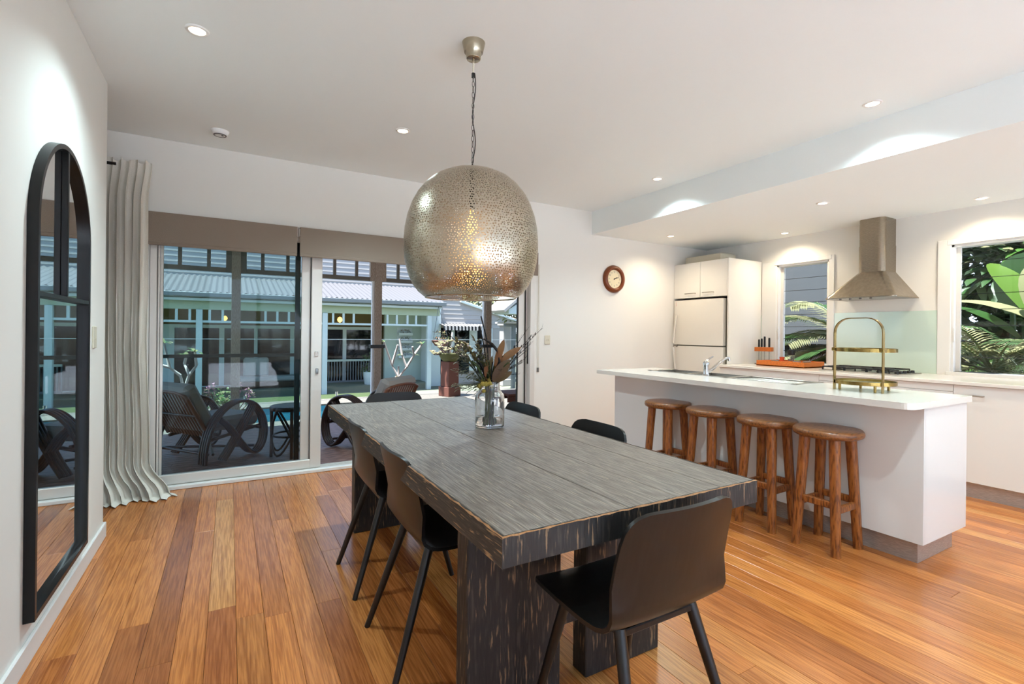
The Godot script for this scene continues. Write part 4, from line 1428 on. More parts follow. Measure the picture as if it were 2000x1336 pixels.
	for i in 26:
		var tip: Vector3 = P.call(rnd(915, 1005), rnd(690, 752), rnd(-0.07, 0.07))
		var st := Vector3(0.0, 0.212, tip.z * 0.4)
		var m := mb()
		m.tube([st, tip], 0.0014, 4)
		for k in 12:
			var f := 0.3 + 0.7 * k / 11.0
			m.leaf(st.lerp(tip, f), Vector3(rnd(-1, 1), rnd(-0.2, 1), rnd(-1, 1)), rnd(0.018, 0.035), rnd(0.008, 0.013), 0.2, 0.1, 3)
		part("leafy_sprig", m, M.euca if i % 2 else M.sage, b)
	# small pale flowers
	for i in 16:
		var c: Vector3 = P.call(rnd(922, 950), rnd(694, 716), rnd(-0.05, 0.02))
		var m := mb()
		for k in 5:
			m.leaf(c, Vector3(cos(k * 1.256), 0.6, sin(k * 1.256)), 0.011, 0.008, 0.0, 0.0, 2)
		part("pale_flower", m, M.lilac, b)
	# budded twigs on the other side
	for q in [[1058, 646, 0.0], [1040, 660, -0.05], [1028, 690, 0.03], [1036, 676, 0.05], [1020, 715, -0.04], [1012, 735, 0.03], [1025, 705, 0.06], [1005, 725, -0.06], [1030, 648, -0.03]]:
		var tip: Vector3 = P.call(q[0], q[1], q[2])
		var st := Vector3(0.028, 0.215, q[2] * 0.4)
		var m := mb()
		var mid := st.lerp(tip, 0.55) + Vector3(0, 0.02, 0)
		m.tube([st, mid, tip], [0.0018, 0.0014, 0.0009], 5)
		for k in 12:
			var f := 0.35 + 0.65 * k / 11.0
			var base := st.lerp(mid, f * 2.0) if f < 0.5 else mid.lerp(tip, f * 2.0 - 1.0)
			m.leaf(base, (tip - mid).normalized() + Vector3(rnd(-0.5, 0.5), rnd(-0.2, 0.7), rnd(-0.5, 0.5)), rnd(0.016, 0.026), 0.007, 0.0, 0.2, 3)
		part("budded_twig", m, M.twig, b)


func armchair(called: String, label: String, at: Vector3, turn: float) -> Node3D:
	var o := thing(called, label, "armchair", at, turn, "cane armchairs on the deck")
	for s in [-1, 1]:
		var a := mb()
		var p1 := [[0.35, 0.0], [0.34, 0.14], [0.29, 0.32], [0.19, 0.46], [0.06, 0.545], [-0.07, 0.56], [-0.19, 0.51], [-0.28, 0.39], [-0.315, 0.25], [-0.3, 0.12], [-0.25, 0.035], [-0.19, 0.012], [-0.12, 0.05], [-0.02, 0.17], [0.1, 0.33], [0.2, 0.42]]
		var p2 := [[0.16, 0.0], [0.08, 0.1], [-0.03, 0.26], [-0.12, 0.4], [-0.18, 0.5]]
		for k in 4:
			var x: float = s * (0.31 + 0.03 * k)
			for p in [p1, p2]:
				var pts := []
				for q in p:
					pts.append(Vector3(x + (s * 0.002 if p == p2 else 0.0), q[1] + 0.014, q[0]))
				var cur := Curve3D.new()
				for i in pts.size():
					var tn: Vector3 = (pts[mini(i + 1, pts.size() - 1)] - pts[maxi(i - 1, 0)]) / 6.0
					cur.add_point(pts[i], -tn, tn)
				cur.bake_interval = 0.03
				a.tube(Array(cur.get_baked_points()), 0.0155, 7)
		part("pretzel_arm", a, M.cane, o)
	var f := mb()
	for z in [-0.27, 0.2]:
		f.tube([Vector3(-0.36, 0.27, z), Vector3(0.36, 0.27, z)], 0.017, 8)
	for x in [-0.3, 0.3]:
		f.tube([Vector3(x, 0.28, -0.3), Vector3(x, 0.22, 0.25)], 0.017, 8)
	f.tube([Vector3(-0.36, 0.09, -0.2), Vector3(0.36, 0.09, 0.25)], 0.013, 8)
	f.tube([Vector3(0.36, 0.09, -0.2), Vector3(-0.36, 0.09, 0.25)], 0.013, 8)
	f.tube([Vector3(-0.36, 0.1, 0.3), Vector3(0.36, 0.1, 0.3)], 0.014, 8)
	part("seat_frame", f, M.cane, o)
	var top := []
	for i in 9:
		var u := i / 4.0 - 1.0
		top.append(Vector3(u * 0.3, 0.66 + 0.04 * (1 - pow(absf(u), 3.0)), 0.47))
	top.push_front(Vector3(-0.31, 0.25, 0.25))
	top.push_back(Vector3(0.31, 0.25, 0.25))
	part("back_hoop", mb().tube(top, 0.018, 8), M.cane_light, o)
	for i in 13:
		var x := -0.27 + 0.045 * i
		part("back_slat", mb().tube([Vector3(x, 0.25, 0.24), Vector3(x, 0.45, 0.35), Vector3(x, 0.69 - 0.03 * pow(absf(x / 0.27), 3.0), 0.465)], 0.011, 6), M.cane_light, o)
	part("back_rail", mb().tube([Vector3(-0.3, 0.47, 0.375), Vector3(0.3, 0.47, 0.375)], 0.012, 6), M.cane, o)
	part("seat_cushion", mb().box(Vector3(-0.28, 0.29, -0.33), Vector3(0.28, 0.42, 0.22), 0.035), M.cushion, o)
	var bx := Transform3D(Basis(Vector3.RIGHT, 0.48), Vector3(0, 0.31, 0.19))
	part("back_cushion", mb().box(Vector3(-0.29, 0.0, -0.06), Vector3(0.29, 0.52, 0.075), 0.035, bx), M.cushion, o)
	return o


func deck() -> void:
	rng.seed = 12
	var d := structroot("deck", "dark red-brown timber deck outside the sliding doors")
	var z := -0.165
	while z > -2.72:
		for q in [[-3.5, rnd(0.5, 1.5)], [0.0, 0.0]]:
			pass
		var x := -3.5
		while x < 7.6:
			var l := rnd(2.2, 4.0)
			if x + l > 7.0:
				l = 7.6 - x
			part("plank", mb().box(Vector3(x + 0.001, -0.075, z - 0.088), Vector3(x + l - 0.001, -0.05, z), 0.002), M.deck, d)
			x += l
		z -= 0.0925
	part("joist", mb().box(Vector3(-3.5, -0.3, -2.75), Vector3(7.6, -0.076, -0.16)), M.under, d)
	# verandah posts and valance, under an unseen solid roof added to shade the deck
	var v := thing("verandah", "brown timber verandah with square-panel valance over the deck", "verandah", Vector3.ZERO)
	part("roof", mb().box(Vector3(-3.5, 2.74, -2.95), Vector3(7.8, 2.78, -0.16)), M.post, v)
	for i in 13:
		part("rafter", mb().box(Vector3(-3.4 + 0.9 * i, 2.62, -2.95), Vector3(-3.355 + 0.9 * i, 2.74, -0.16)), M.post, v)
	part("fascia_beam", mb().box(Vector3(-3.5, 2.36, -2.66), Vector3(7.8, 2.62, -2.54)), M.post, v)
	part("top_rail", mb().box(Vector3(-3.5, 2.30, -2.625), Vector3(7.8, 2.36, -2.575)), M.valance, v)
	part("bottom_rail", mb().box(Vector3(-3.5, 1.975, -2.625), Vector3(7.8, 2.03, -2.575)), M.valance, v)
	for px in [-1.09, 0.71, 2.515, 4.322, 6.12]:
		var p := part("post", mb().box(Vector3(px - 0.052, -0.05, -2.652), Vector3(px + 0.052, 2.36, -2.548), 0.004), M.post, v)
		part("side_plate", mb().box(Vector3(px - 0.115, 1.975, -2.64), Vector3(px + 0.115, 2.36, -2.56), 0.004), M.post if px > 1.0 else M.valance, p)
		if px > 2.0 and px < 5.0:
			part("painted_sunlit_side", mb().box(Vector3(px - 0.085, -0.05, -2.63), Vector3(px - 0.054, 1.98, -2.57), 0.003), M.white, p)  # white strip paints the sunlit left face of the post
			part("clamp", mb().box(Vector3(px - 0.11, 1.0, -2.66), Vector3(px + 0.1, 1.05, -2.54), 0.003), M.black, p)
		for k in range(1, 6):
			part("spindle", mb().box(Vector3(px + 0.3 * k - 0.02, 2.03, -2.62), Vector3(px + 0.3 * k + 0.02, 2.30, -2.58)), M.valance, v)
	# furniture
	armchair("cane_armchair", "dark cane armchair with looped arms and grey cushions behind the dark glass panel", Vector3(0.5, -0.05, -1.35), -0.93)
	armchair("cane_armchair", "dark cane armchair with looped arms and grey cushions seen through the open door", Vector3(2.06, -0.05, -1.2), 0.66)
	var s := thing("cane_side_table", "round dark cane side table on the deck between the two armchairs", "side table", Vector3(1.21, -0.05, -0.95), 0.2)
	part("top", mb().lathe([Vector2(0.0, 0.475), Vector2(0.2, 0.475), Vector2(0.21, 0.485), Vector2(0.21, 0.51), Vector2(0.2, 0.52), Vector2(0.0, 0.52)], 28), M.cane, s)
	for i in 4:
		var g := TAU * i / 4.0 + 0.3
		var a := Vector3(cos(g), 0, sin(g))
		var t := Vector3(-sin(g), 0, cos(g))
		part("leg", mb().tube([a * 0.19 + Vector3.UP * 0.475, a * 0.185 + Vector3.UP * 0.25, a * 0.19], 0.016, 8), M.cane, s)
		for e in [-1, 1]:
			part("brace", mb().tube([a * 0.185 + Vector3.UP * 0.2, (a + t * e * 0.45).normalized() * 0.19 + Vector3.UP * 0.36, (a + t * e).normalized() * 0.195 + Vector3.UP * 0.475], 0.012, 7), M.cane, s)
		var lp := []
		for k in 9:
			var f := k / 8.0
			var ang := g + TAU / 4.0 * f
			lp.append(Vector3(cos(ang) * 0.185, 0.22 - 0.19 * sin(PI * f), sin(ang) * 0.185))
		part("loop", mb().tube(lp, 0.011, 7), M.cane, s)
	var rg := []
	for i in 25:
		rg.append(Vector3(cos(TAU * i / 24.0) * 0.175, 0.22, sin(TAU * i / 24.0) * 0.175))
	part("ring", mb().tube(rg, 0.011, 7, false), M.cane, s)
	s = thing("timber_bench", "red-brown slatted timber bench at the far right of the deck, behind the flower vase", "bench", Vector3(3.78, -0.05, -1.35))
	for i in 5:
		part("slat", mb().box(Vector3(0, 0.47, 0.09 * i), Vector3(1.3, 0.5, 0.09 * i + 0.082), 0.003), M.terracotta, s)
	part("apron", mb().box(Vector3(0.0, 0.39, 0.02), Vector3(1.3, 0.468, 0.05), 0.003).box(Vector3(0.0, 0.39, 0.4), Vector3(1.3, 0.468, 0.43), 0.003), M.terracotta, s)
	for x in [0.06, 1.2]:
		for zz in [0.03, 0.37]:
			part("leg", mb().box(Vector3(x, 0, zz), Vector3(x + 0.075, 0.39, zz + 0.06), 0.003), M.terracotta, s)


func crown(m: MB, c: Vector3, r: Vector3, n: int, size: float, up := 0.3) -> void:
	for i in n:
		var d := Vector3(rnd(-1, 1), rnd(-1, 1), rnd(-1, 1))
		if d.length() > 1.0:
			d = d.normalized() * rnd(0.6, 1.0)
		m.leaf(c + d * r, d.normalized() + Vector3(rnd(-0.6, 0.6), up + rnd(-0.4, 0.4), rnd(-0.6, 0.6)), size * rnd(0.7, 1.3), size * rnd(0.35, 0.55), 0.35, 0.15, 3)


func yard() -> void:
	rng.seed = 40
	# paving with the pool let into it, the yard one step lower beyond
	var pz0 := -3.52
	var pz1 := -5.08
	var b := mb()
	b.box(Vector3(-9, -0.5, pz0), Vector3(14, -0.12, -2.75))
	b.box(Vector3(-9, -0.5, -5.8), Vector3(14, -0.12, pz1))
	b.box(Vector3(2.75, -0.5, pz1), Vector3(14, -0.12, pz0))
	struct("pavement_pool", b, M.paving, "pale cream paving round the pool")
	b = mb()
	b.box(Vector3(-9, -1.6, pz1), Vector3(2.75, -1.5, pz0))
	b.box(Vector3(-9, -1.5, pz1 - 0.05), Vector3(2.75, -0.15, pz1 + 0.001))
	b.box(Vector3(-9, -1.5, pz0), Vector3(2.75, -0.15, pz0 + 0.05))
	struct("pool_shell", b, M.pool_tile, "blue tiled pool shell")
	var w := struct("water_pool", mb().box(Vector3(-9, -0.32, pz1), Vector3(2.75, -0.25, pz0)), M.pool, "blue swimming pool water")
	w.set_meta("kind", "structure")
	struct("ground", mb().box(Vector3(-20, -1.0, -30), Vector3(24, -0.7, -5.8)), M.path, "pale paving before the neighbouring house")
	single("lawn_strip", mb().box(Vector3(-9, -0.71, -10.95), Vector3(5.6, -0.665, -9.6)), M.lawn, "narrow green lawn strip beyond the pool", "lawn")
	# glass pool fence
	var gf := thing("glass_pool_fence", "frameless glass pool fence between the pool and the white house", "fence", Vector3(0, -0.12, -5.6))
	var x := -2.6
	while x < 7.0:
		part("glass_panel", mb().box(Vector3(x, 0.08, -0.006), Vector3(x + 1.55, 1.2, 0.006)), M.glass, gf)
		part("panel_edge", mb().box(Vector3(x, 1.196, -0.007), Vector3(x + 1.55, 1.204, 0.007)), M.house_trim, gf)
		for e in [0.3, 1.25]:
			part("spigot", mb().tube([Vector3(x + e, 0, 0), Vector3(x + e, 0.16, 0)], 0.025, 10), M.chrome, gf)
		x += 1.6
	# pedestal pot with rosettes
	var p := thing("pedestal_planter", "terracotta pedestal with a bowl of dusky pink rosette succulents", "planter", Vector3(4.755, -0.12, -5.2), 0.3)
	part("plinth", mb().box(Vector3(-0.17, 0, -0.17), Vector3(0.17, 0.2, 0.17), 0.008), M.terracotta, p)
	part("shaft", mb().box(Vector3(-0.14, 0.2, -0.14), Vector3(0.14, 0.74, 0.14), 0.01), M.terracotta, p)
	part("bowl", mb().lathe([Vector2(0.0, 0.74), Vector2(0.14, 0.74), Vector2(0.2, 0.8), Vector2(0.25, 0.9), Vector2(0.24, 0.92), Vector2(0.0, 0.9)], 24), M.mossy, p)
	for i in 34:
		var g := rnd(0, TAU)
		var r := rnd(0.05, 0.42)
		var c := Vector3(cos(g) * r, 0.95 + rnd(0.0, 0.24) - r * 0.25, sin(g) * r)
		var m := mb()
		for k in 14:
			var a := k * 2.4
			m.leaf(c, Vector3(cos(a), 0.3 + 0.08 * k, sin(a)), 0.095 - 0.003 * k, 0.06, -0.2, 0.3, 3)
		m.tube([Vector3(c.x * 0.4, 0.88, c.z * 0.4), c], 0.008, 5)
		part("rosette", m, M.rosette if i % 3 else M.rosette2, p)
	# frangipani trees
	frangipani("frangipani", "bare branching frangipani in a pot behind the armchair, seen through the open door", Vector3(3.05, -0.12, -3.3), [[0.0, 0.62, 0, 0.0, 0.80, 0.0], [0.0, 0.62, 0.0, 0.13, 0.78, 0.02], [0.0, 0.62, 0, -0.1, 0.82, -0.03], [-0.1, 0.82, -0.03, -0.24, 1.2, -0.02], [-0.1, 0.82, -0.03, -0.03, 1.15, 0.05], [0.13, 0.78, 0.02, 0.06, 0.98, 0.0], [0.06, 0.98, 0.0, 0.02, 1.25, -0.02], [0.13, 0.78, 0.02, 0.24, 0.98, 0.06], [0.24, 0.98, 0.06, 0.2, 1.12, 0.1], [0.24, 0.98, 0.06, 0.4, 1.16, 0.0]], true)
	frangipani("frangipani", "branching frangipani with a few long leaves behind the dark glass panel", Vector3(0.12, -0.12, -3.25), [[0.0, 0.55, 0, -0.04, 0.75, 0.0], [0.0, 0.55, 0, 0.06, 0.76, 0.04], [-0.04, 0.75, 0, -0.16, 0.86, 0.02], [-0.16, 0.86, 0.02, -0.22, 1.18, 0.0], [-0.16, 0.86, 0.02, -0.34, 0.93, 0.05], [0.06, 0.76, 0.04, 0.14, 0.88, 0.02], [0.14, 0.88, 0.02, 0.12, 1.06, 0.0], [0.06, 0.76, 0.04, 0.0, 0.9, -0.04], [0.0, 0.9, -0.04, 0.02, 1.0, -0.03]], false)
	# flowering bush in a trough
	var bu := thing("flowering_bush", "bright green bush with pink-purple flower spikes beside the pool, left of the verandah post", "bush", Vector3(0.58, -0.12, -3.15))
	part("pot", mb().lathe([Vector2(0.0, 0.0), Vector2(0.17, 0.0), Vector2(0.22, 0.22), Vector2(0.21, 0.22), Vector2(0.0, 0.2)], 20), M.terracotta, bu)
	for i in 7:
		var m := mb()
		crown(m, Vector3(rnd(-0.2, 0.22), rnd(0.3, 0.46), rnd(-0.15, 0.15)), Vector3(0.13, 0.12, 0.13), 55, 0.075)
		part("leaf_clump", m, M.leaf_bright if i % 3 else M.leaf_lime, bu)
	for q in [[-0.2, 0.52], [-0.14, 0.58], [0.12, 0.56], [0.17, 0.6], [0.28, 0.5], [0.33, 0.46]]:
		var m := mb()
		m.tube([Vector3(q[0] * 0.5, 0.2, 0), Vector3(q[0], q[1] - 0.08, 0.02)], 0.006, 5)
		crown(m, Vector3(q[0], q[1], 0.02), Vector3(0.035, 0.07, 0.035), 36, 0.04)
		part("flower_spike", m, M.purple, bu)
	house()


func frangipani(called: String, label: String, at: Vector3, br: Array, flowers: bool) -> void:
	var o := thing(called, label, "tree", at)
	part("pot", mb().lathe([Vector2(0.0, 0.0), Vector2(0.15, 0.0), Vector2(0.2, 0.3), Vector2(0.185, 0.3), Vector2(0.0, 0.28)], 20), M.terracotta, o)
	part("trunk", mb().tube([Vector3(0, 0.25, 0), Vector3(0.01, 0.42, 0), Vector3(0, 0.62 if flowers else 0.55, 0)], [0.035, 0.03, 0.028], 8), M.bark, o)
	for q in br:
		part("branch", mb().tube([Vector3(q[0], q[1], q[2]), Vector3(q[3], q[4], q[5])], [0.02, 0.015], 7), M.bark, o)
	var k := 0
	for q in br:
		if q[4] > 0.95:
			var m := mb()
			for i in (3 if flowers else 7):
				m.leaf(Vector3(q[3], q[4], q[5]), Vector3(rnd(-1, 1), rnd(0.1, 0.9), rnd(-1, 1)), rnd(0.1, 0.22) if not flowers else rnd(0.07, 0.13), rnd(0.04, 0.055), 0.4, 0.15, 5)
			if k % 2 == 0 or not flowers:
				part("leaf_tuft", m, M.leaf_bright, o)
			k += 1
	if flowers:
		for i in 9:
			var m := mb()
			crown(m, Vector3(rnd(-0.12, 0.3), rnd(0.5, 0.58), rnd(-0.1, 0.15)), Vector3(0.06, 0.04, 0.06), 18, 0.05)
			part("flower_clump", m, M.rosette2, o)


func house() -> void:
	var Z := -11.3
	var o := thing("neighbour_house", "white weatherboard house with a verandah, corrugated roof and dark glazed doors beyond the pool", "house", Vector3.ZERO)
	for i in 20:
		var y := 2.55 + 0.165 * i
		var xf := Transform3D(Basis(Vector3.RIGHT, -0.09), Vector3(0, y, -13.9))
		part("weatherboard", mb().box(Vector3(-6, -0.004, -0.012), Vector3(8.75, 0.168, 0.004), 0.0, xf), M.house, o)
	part("upper_wall", mb().box(Vector3(-6, -0.7, -14.2), Vector3(8.74, 6.2, -13.93)), M.house, o)
	# corrugated verandah roof
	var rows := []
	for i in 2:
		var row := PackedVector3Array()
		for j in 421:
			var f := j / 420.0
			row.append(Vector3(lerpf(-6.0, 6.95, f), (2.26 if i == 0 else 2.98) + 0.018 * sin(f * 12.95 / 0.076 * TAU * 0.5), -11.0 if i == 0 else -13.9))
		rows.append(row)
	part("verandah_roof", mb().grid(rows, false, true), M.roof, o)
	part("gutter", mb().box(Vector3(-6, 2.13, -11.05), Vector3(7.02, 2.25, -10.93), 0.01), M.gutter, o)
	part("fascia", mb().box(Vector3(-6, 2.03, -11.2), Vector3(6.9, 2.13, -11.06)), M.house_trim, o)
	part("soffit", mb().box(Vector3(-6, 2.1, -13.9), Vector3(6.9, 2.12, -11.06)), M.house_mint, o)
	part("beam", mb().box(Vector3(-6, 1.8, Z - 0.06), Vector3(6.9, 2.06, Z + 0.04)), M.house_beam, o)
	part("valance_rail", mb().box(Vector3(-6, 1.44, Z - 0.05), Vector3(6.62, 1.5, Z + 0.05)), M.house_trim, o)
	for px in [-6.0, -3.2, -0.08, 3.17, 6.53]:
		part("post", mb().box(Vector3(px - 0.075, -0.7, Z - 0.075), Vector3(px + 0.075, 1.8, Z + 0.075), 0.01), M.house_trim, o)
		for e in [0.24, 0.55, 0.86, 1.62, 1.93, 2.24, 2.6, 2.9]:
			if px + e < 6.4:
				part("baluster", mb().box(Vector3(px + e - 0.03, 1.5, Z - 0.03), Vector3(px + e + 0.03, 1.8, Z + 0.03)), M.house_trim, o)
	part("verandah_floor", mb().box(Vector3(-6, -0.72, -13.4), Vector3(6.7, -0.52, Z - 0.3)), M.path, o)
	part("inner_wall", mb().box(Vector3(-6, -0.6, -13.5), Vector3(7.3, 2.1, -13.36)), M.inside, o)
	# glazed doors along the back of the verandah
	var fr := mb()
	for q in [[-3.0, 0.06], [-1.9, 0.06], [-0.94, 0.14], [0.43, 0.07], [1.38, 0.05], [2.46, 0.06], [2.62, 0.05], [4.15, 0.06], [5.35, 0.07]]:
		fr.box(Vector3(q[0] - q[1], -0.55, -13.36), Vector3(q[0] + q[1], 1.36, -13.28))
	fr.box(Vector3(-3.4, 1.3, -13.36), Vector3(5.45, 1.4, -13.27))
	fr.box(Vector3(-3.4, -0.6, -13.36), Vector3(5.45, -0.5, -13.27))
	part("door_frame", fr, M.house_trim, o)
	var xs := [-3.4, -1.9, -0.8, 0.43, 1.38, 2.54, 4.15, 5.35]
	for i in 7:
		part("pane", mb().box(Vector3(xs[i], -0.5, -13.35), Vector3(xs[i + 1], 1.3, -13.33)), M.dark_glass, o)
	part("mint_wall", mb().box(Vector3(5.45, -0.7, -13.0), Vector3(6.95, 2.1, -12.85)), M.house_mint, o)
	part("side_wall", mb().box(Vector3(6.72, -0.95, -12.6), Vector3(7.28, 2.6, -12.1)), M.house_trim, o)
	part("lamp_globe", mb().lathe([Vector2(0.0, 1.52), Vector2(0.06, 1.56), Vector2(0.085, 1.62), Vector2(0.06, 1.69), Vector2(0.0, 1.72)], 14, Vector3(3.78, 0, -12.2)), M.bulb, o)
	part("lamp_globe", mb().lathe([Vector2(0.0, 1.5), Vector2(0.05, 1.54), Vector2(0.07, 1.59), Vector2(0.05, 1.64), Vector2(0.0, 1.67)], 14, Vector3(0.52, 0, -12.2)), M.bulb, o)
	# furniture on that verandah
	var s := thing("verandah_sofa", "pale cushioned sofa on the white house's verandah, behind the dark glass panel", "sofa", Vector3(1.62, -0.52, -12.4))
	part("frame", mb().box(Vector3(-0.75, 0.0, -0.35), Vector3(1.1, 0.2, 0.35), 0.02), M.cane, s)
	part("seat_cushion", mb().box(Vector3(-0.72, 0.2, -0.3), Vector3(1.05, 0.35, 0.33), 0.04), M.cushion, s)
	part("back_cushion", mb().box(Vector3(-0.6, 0.35, -0.34), Vector3(0.1, 0.95, -0.12), 0.05, Transform3D(Basis(Vector3.RIGHT, -0.15), Vector3.ZERO)), M.house, s)
	s = thing("verandah_railing", "dark slatted railing seen behind the white posts of the house", "railing", Vector3(3.3, -0.52, -13.0))
	part("rail", mb().box(Vector3(0, 0.72, -0.02), Vector3(2.0, 0.79, 0.03)), M.house_mint, s)
	for i in 22:
		part("spindle", mb().box(Vector3(0.09 * i, 0.05, -0.01), Vector3(0.09 * i + 0.03, 0.72, 0.01)), M.gutter, s)
	part("rail", mb().box(Vector3(0, 0.0, -0.02), Vector3(2.0, 0.06, 0.03)), M.gutter, s)
	s = thing("white_pot_plant", "small green shrub in a white pot at the edge of the house's verandah", "pot plant", Vector3(4.7, -0.52, -12.0))
	part("pot", mb().lathe([Vector2(0.0, 0.0), Vector2(0.15, 0.0), Vector2(0.2, 0.42), Vector2(0.18, 0.42), Vector2(0.0, 0.38)], 18), M.house_trim, s)
	var m := mb()
	crown(m, Vector3(0, 0.72, 0), Vector3(0.25, 0.32, 0.25), 110, 0.13)
	part("foliage", m, M.leaf, s)
	# stacked planters on the mint wall
	s = thing("wall_planter", "white four-tier wall planter with grey-green plants on the mint wall", "planter", Vector3(6.2, 0.3, -12.85))
	for i in 4:
		part("shelf", mb().box(Vector3(-0.3, 0.27 * i, 0), Vector3(0.22, 0.27 * i + 0.1, 0.22), 0.01), M.house_trim, s)
		m = mb()
		crown(m, Vector3(-0.04, 0.27 * i + 0.15, 0.12), Vector3(0.24, 0.06, 0.1), 45, 0.07)
		part("foliage", m, M.sage if i < 3 else M.rosette2, s)
	part("back_board", mb().box(Vector3(-0.32, -0.05, 0), Vector3(0.24, 1.1, 0.02)), M.house_trim, s)
	# hanging basket
	s = thing("hanging_basket", "hanging basket with orange flowers and trailing lime leaves at the corner post of the house", "basket", Vector3(6.85, 0.75, -11.0))
	part("basket", mb().lathe([Vector2(0.0, 0.0), Vector2(0.2, 0.04), Vector2(0.32, 0.2), Vector2(0.3, 0.22), Vector2(0.0, 0.2)], 20), M.terracotta, s)
	part("hanger", mb().tube([Vector3(-0.28, 0.2, 0), Vector3(-0.1, 1.36, 0)], 0.01, 5).tube([Vector3(0.28, 0.2, 0), Vector3(-0.1, 1.36, 0)], 0.01, 5), M.gutter, s)
	m = mb()
	crown(m, Vector3(-0.05, 0.4, 0), Vector3(0.24, 0.14, 0.2), 70, 0.1)
	part("orange_flowers", m, M.leaf_rust, s)
	m = mb()
	for i in 70:
		var g := rnd(-0.6, 1.2)
		m.leaf(Vector3(0.16 + rnd(-0.1, 0.2), 0.25 - rnd(0.0, 0.75), 0.2 * g * 0.4), Vector3(rnd(-0.4, 0.6), -1, rnd(-0.4, 0.6)), 0.12, 0.05, 0.3, 0.1, 3)
	crown(m, Vector3(0.12, 0.22, 0.0), Vector3(0.26, 0.1, 0.22), 50, 0.1)
	part("trailing_leaves", m, M.leaf_lime, s)
	gable()


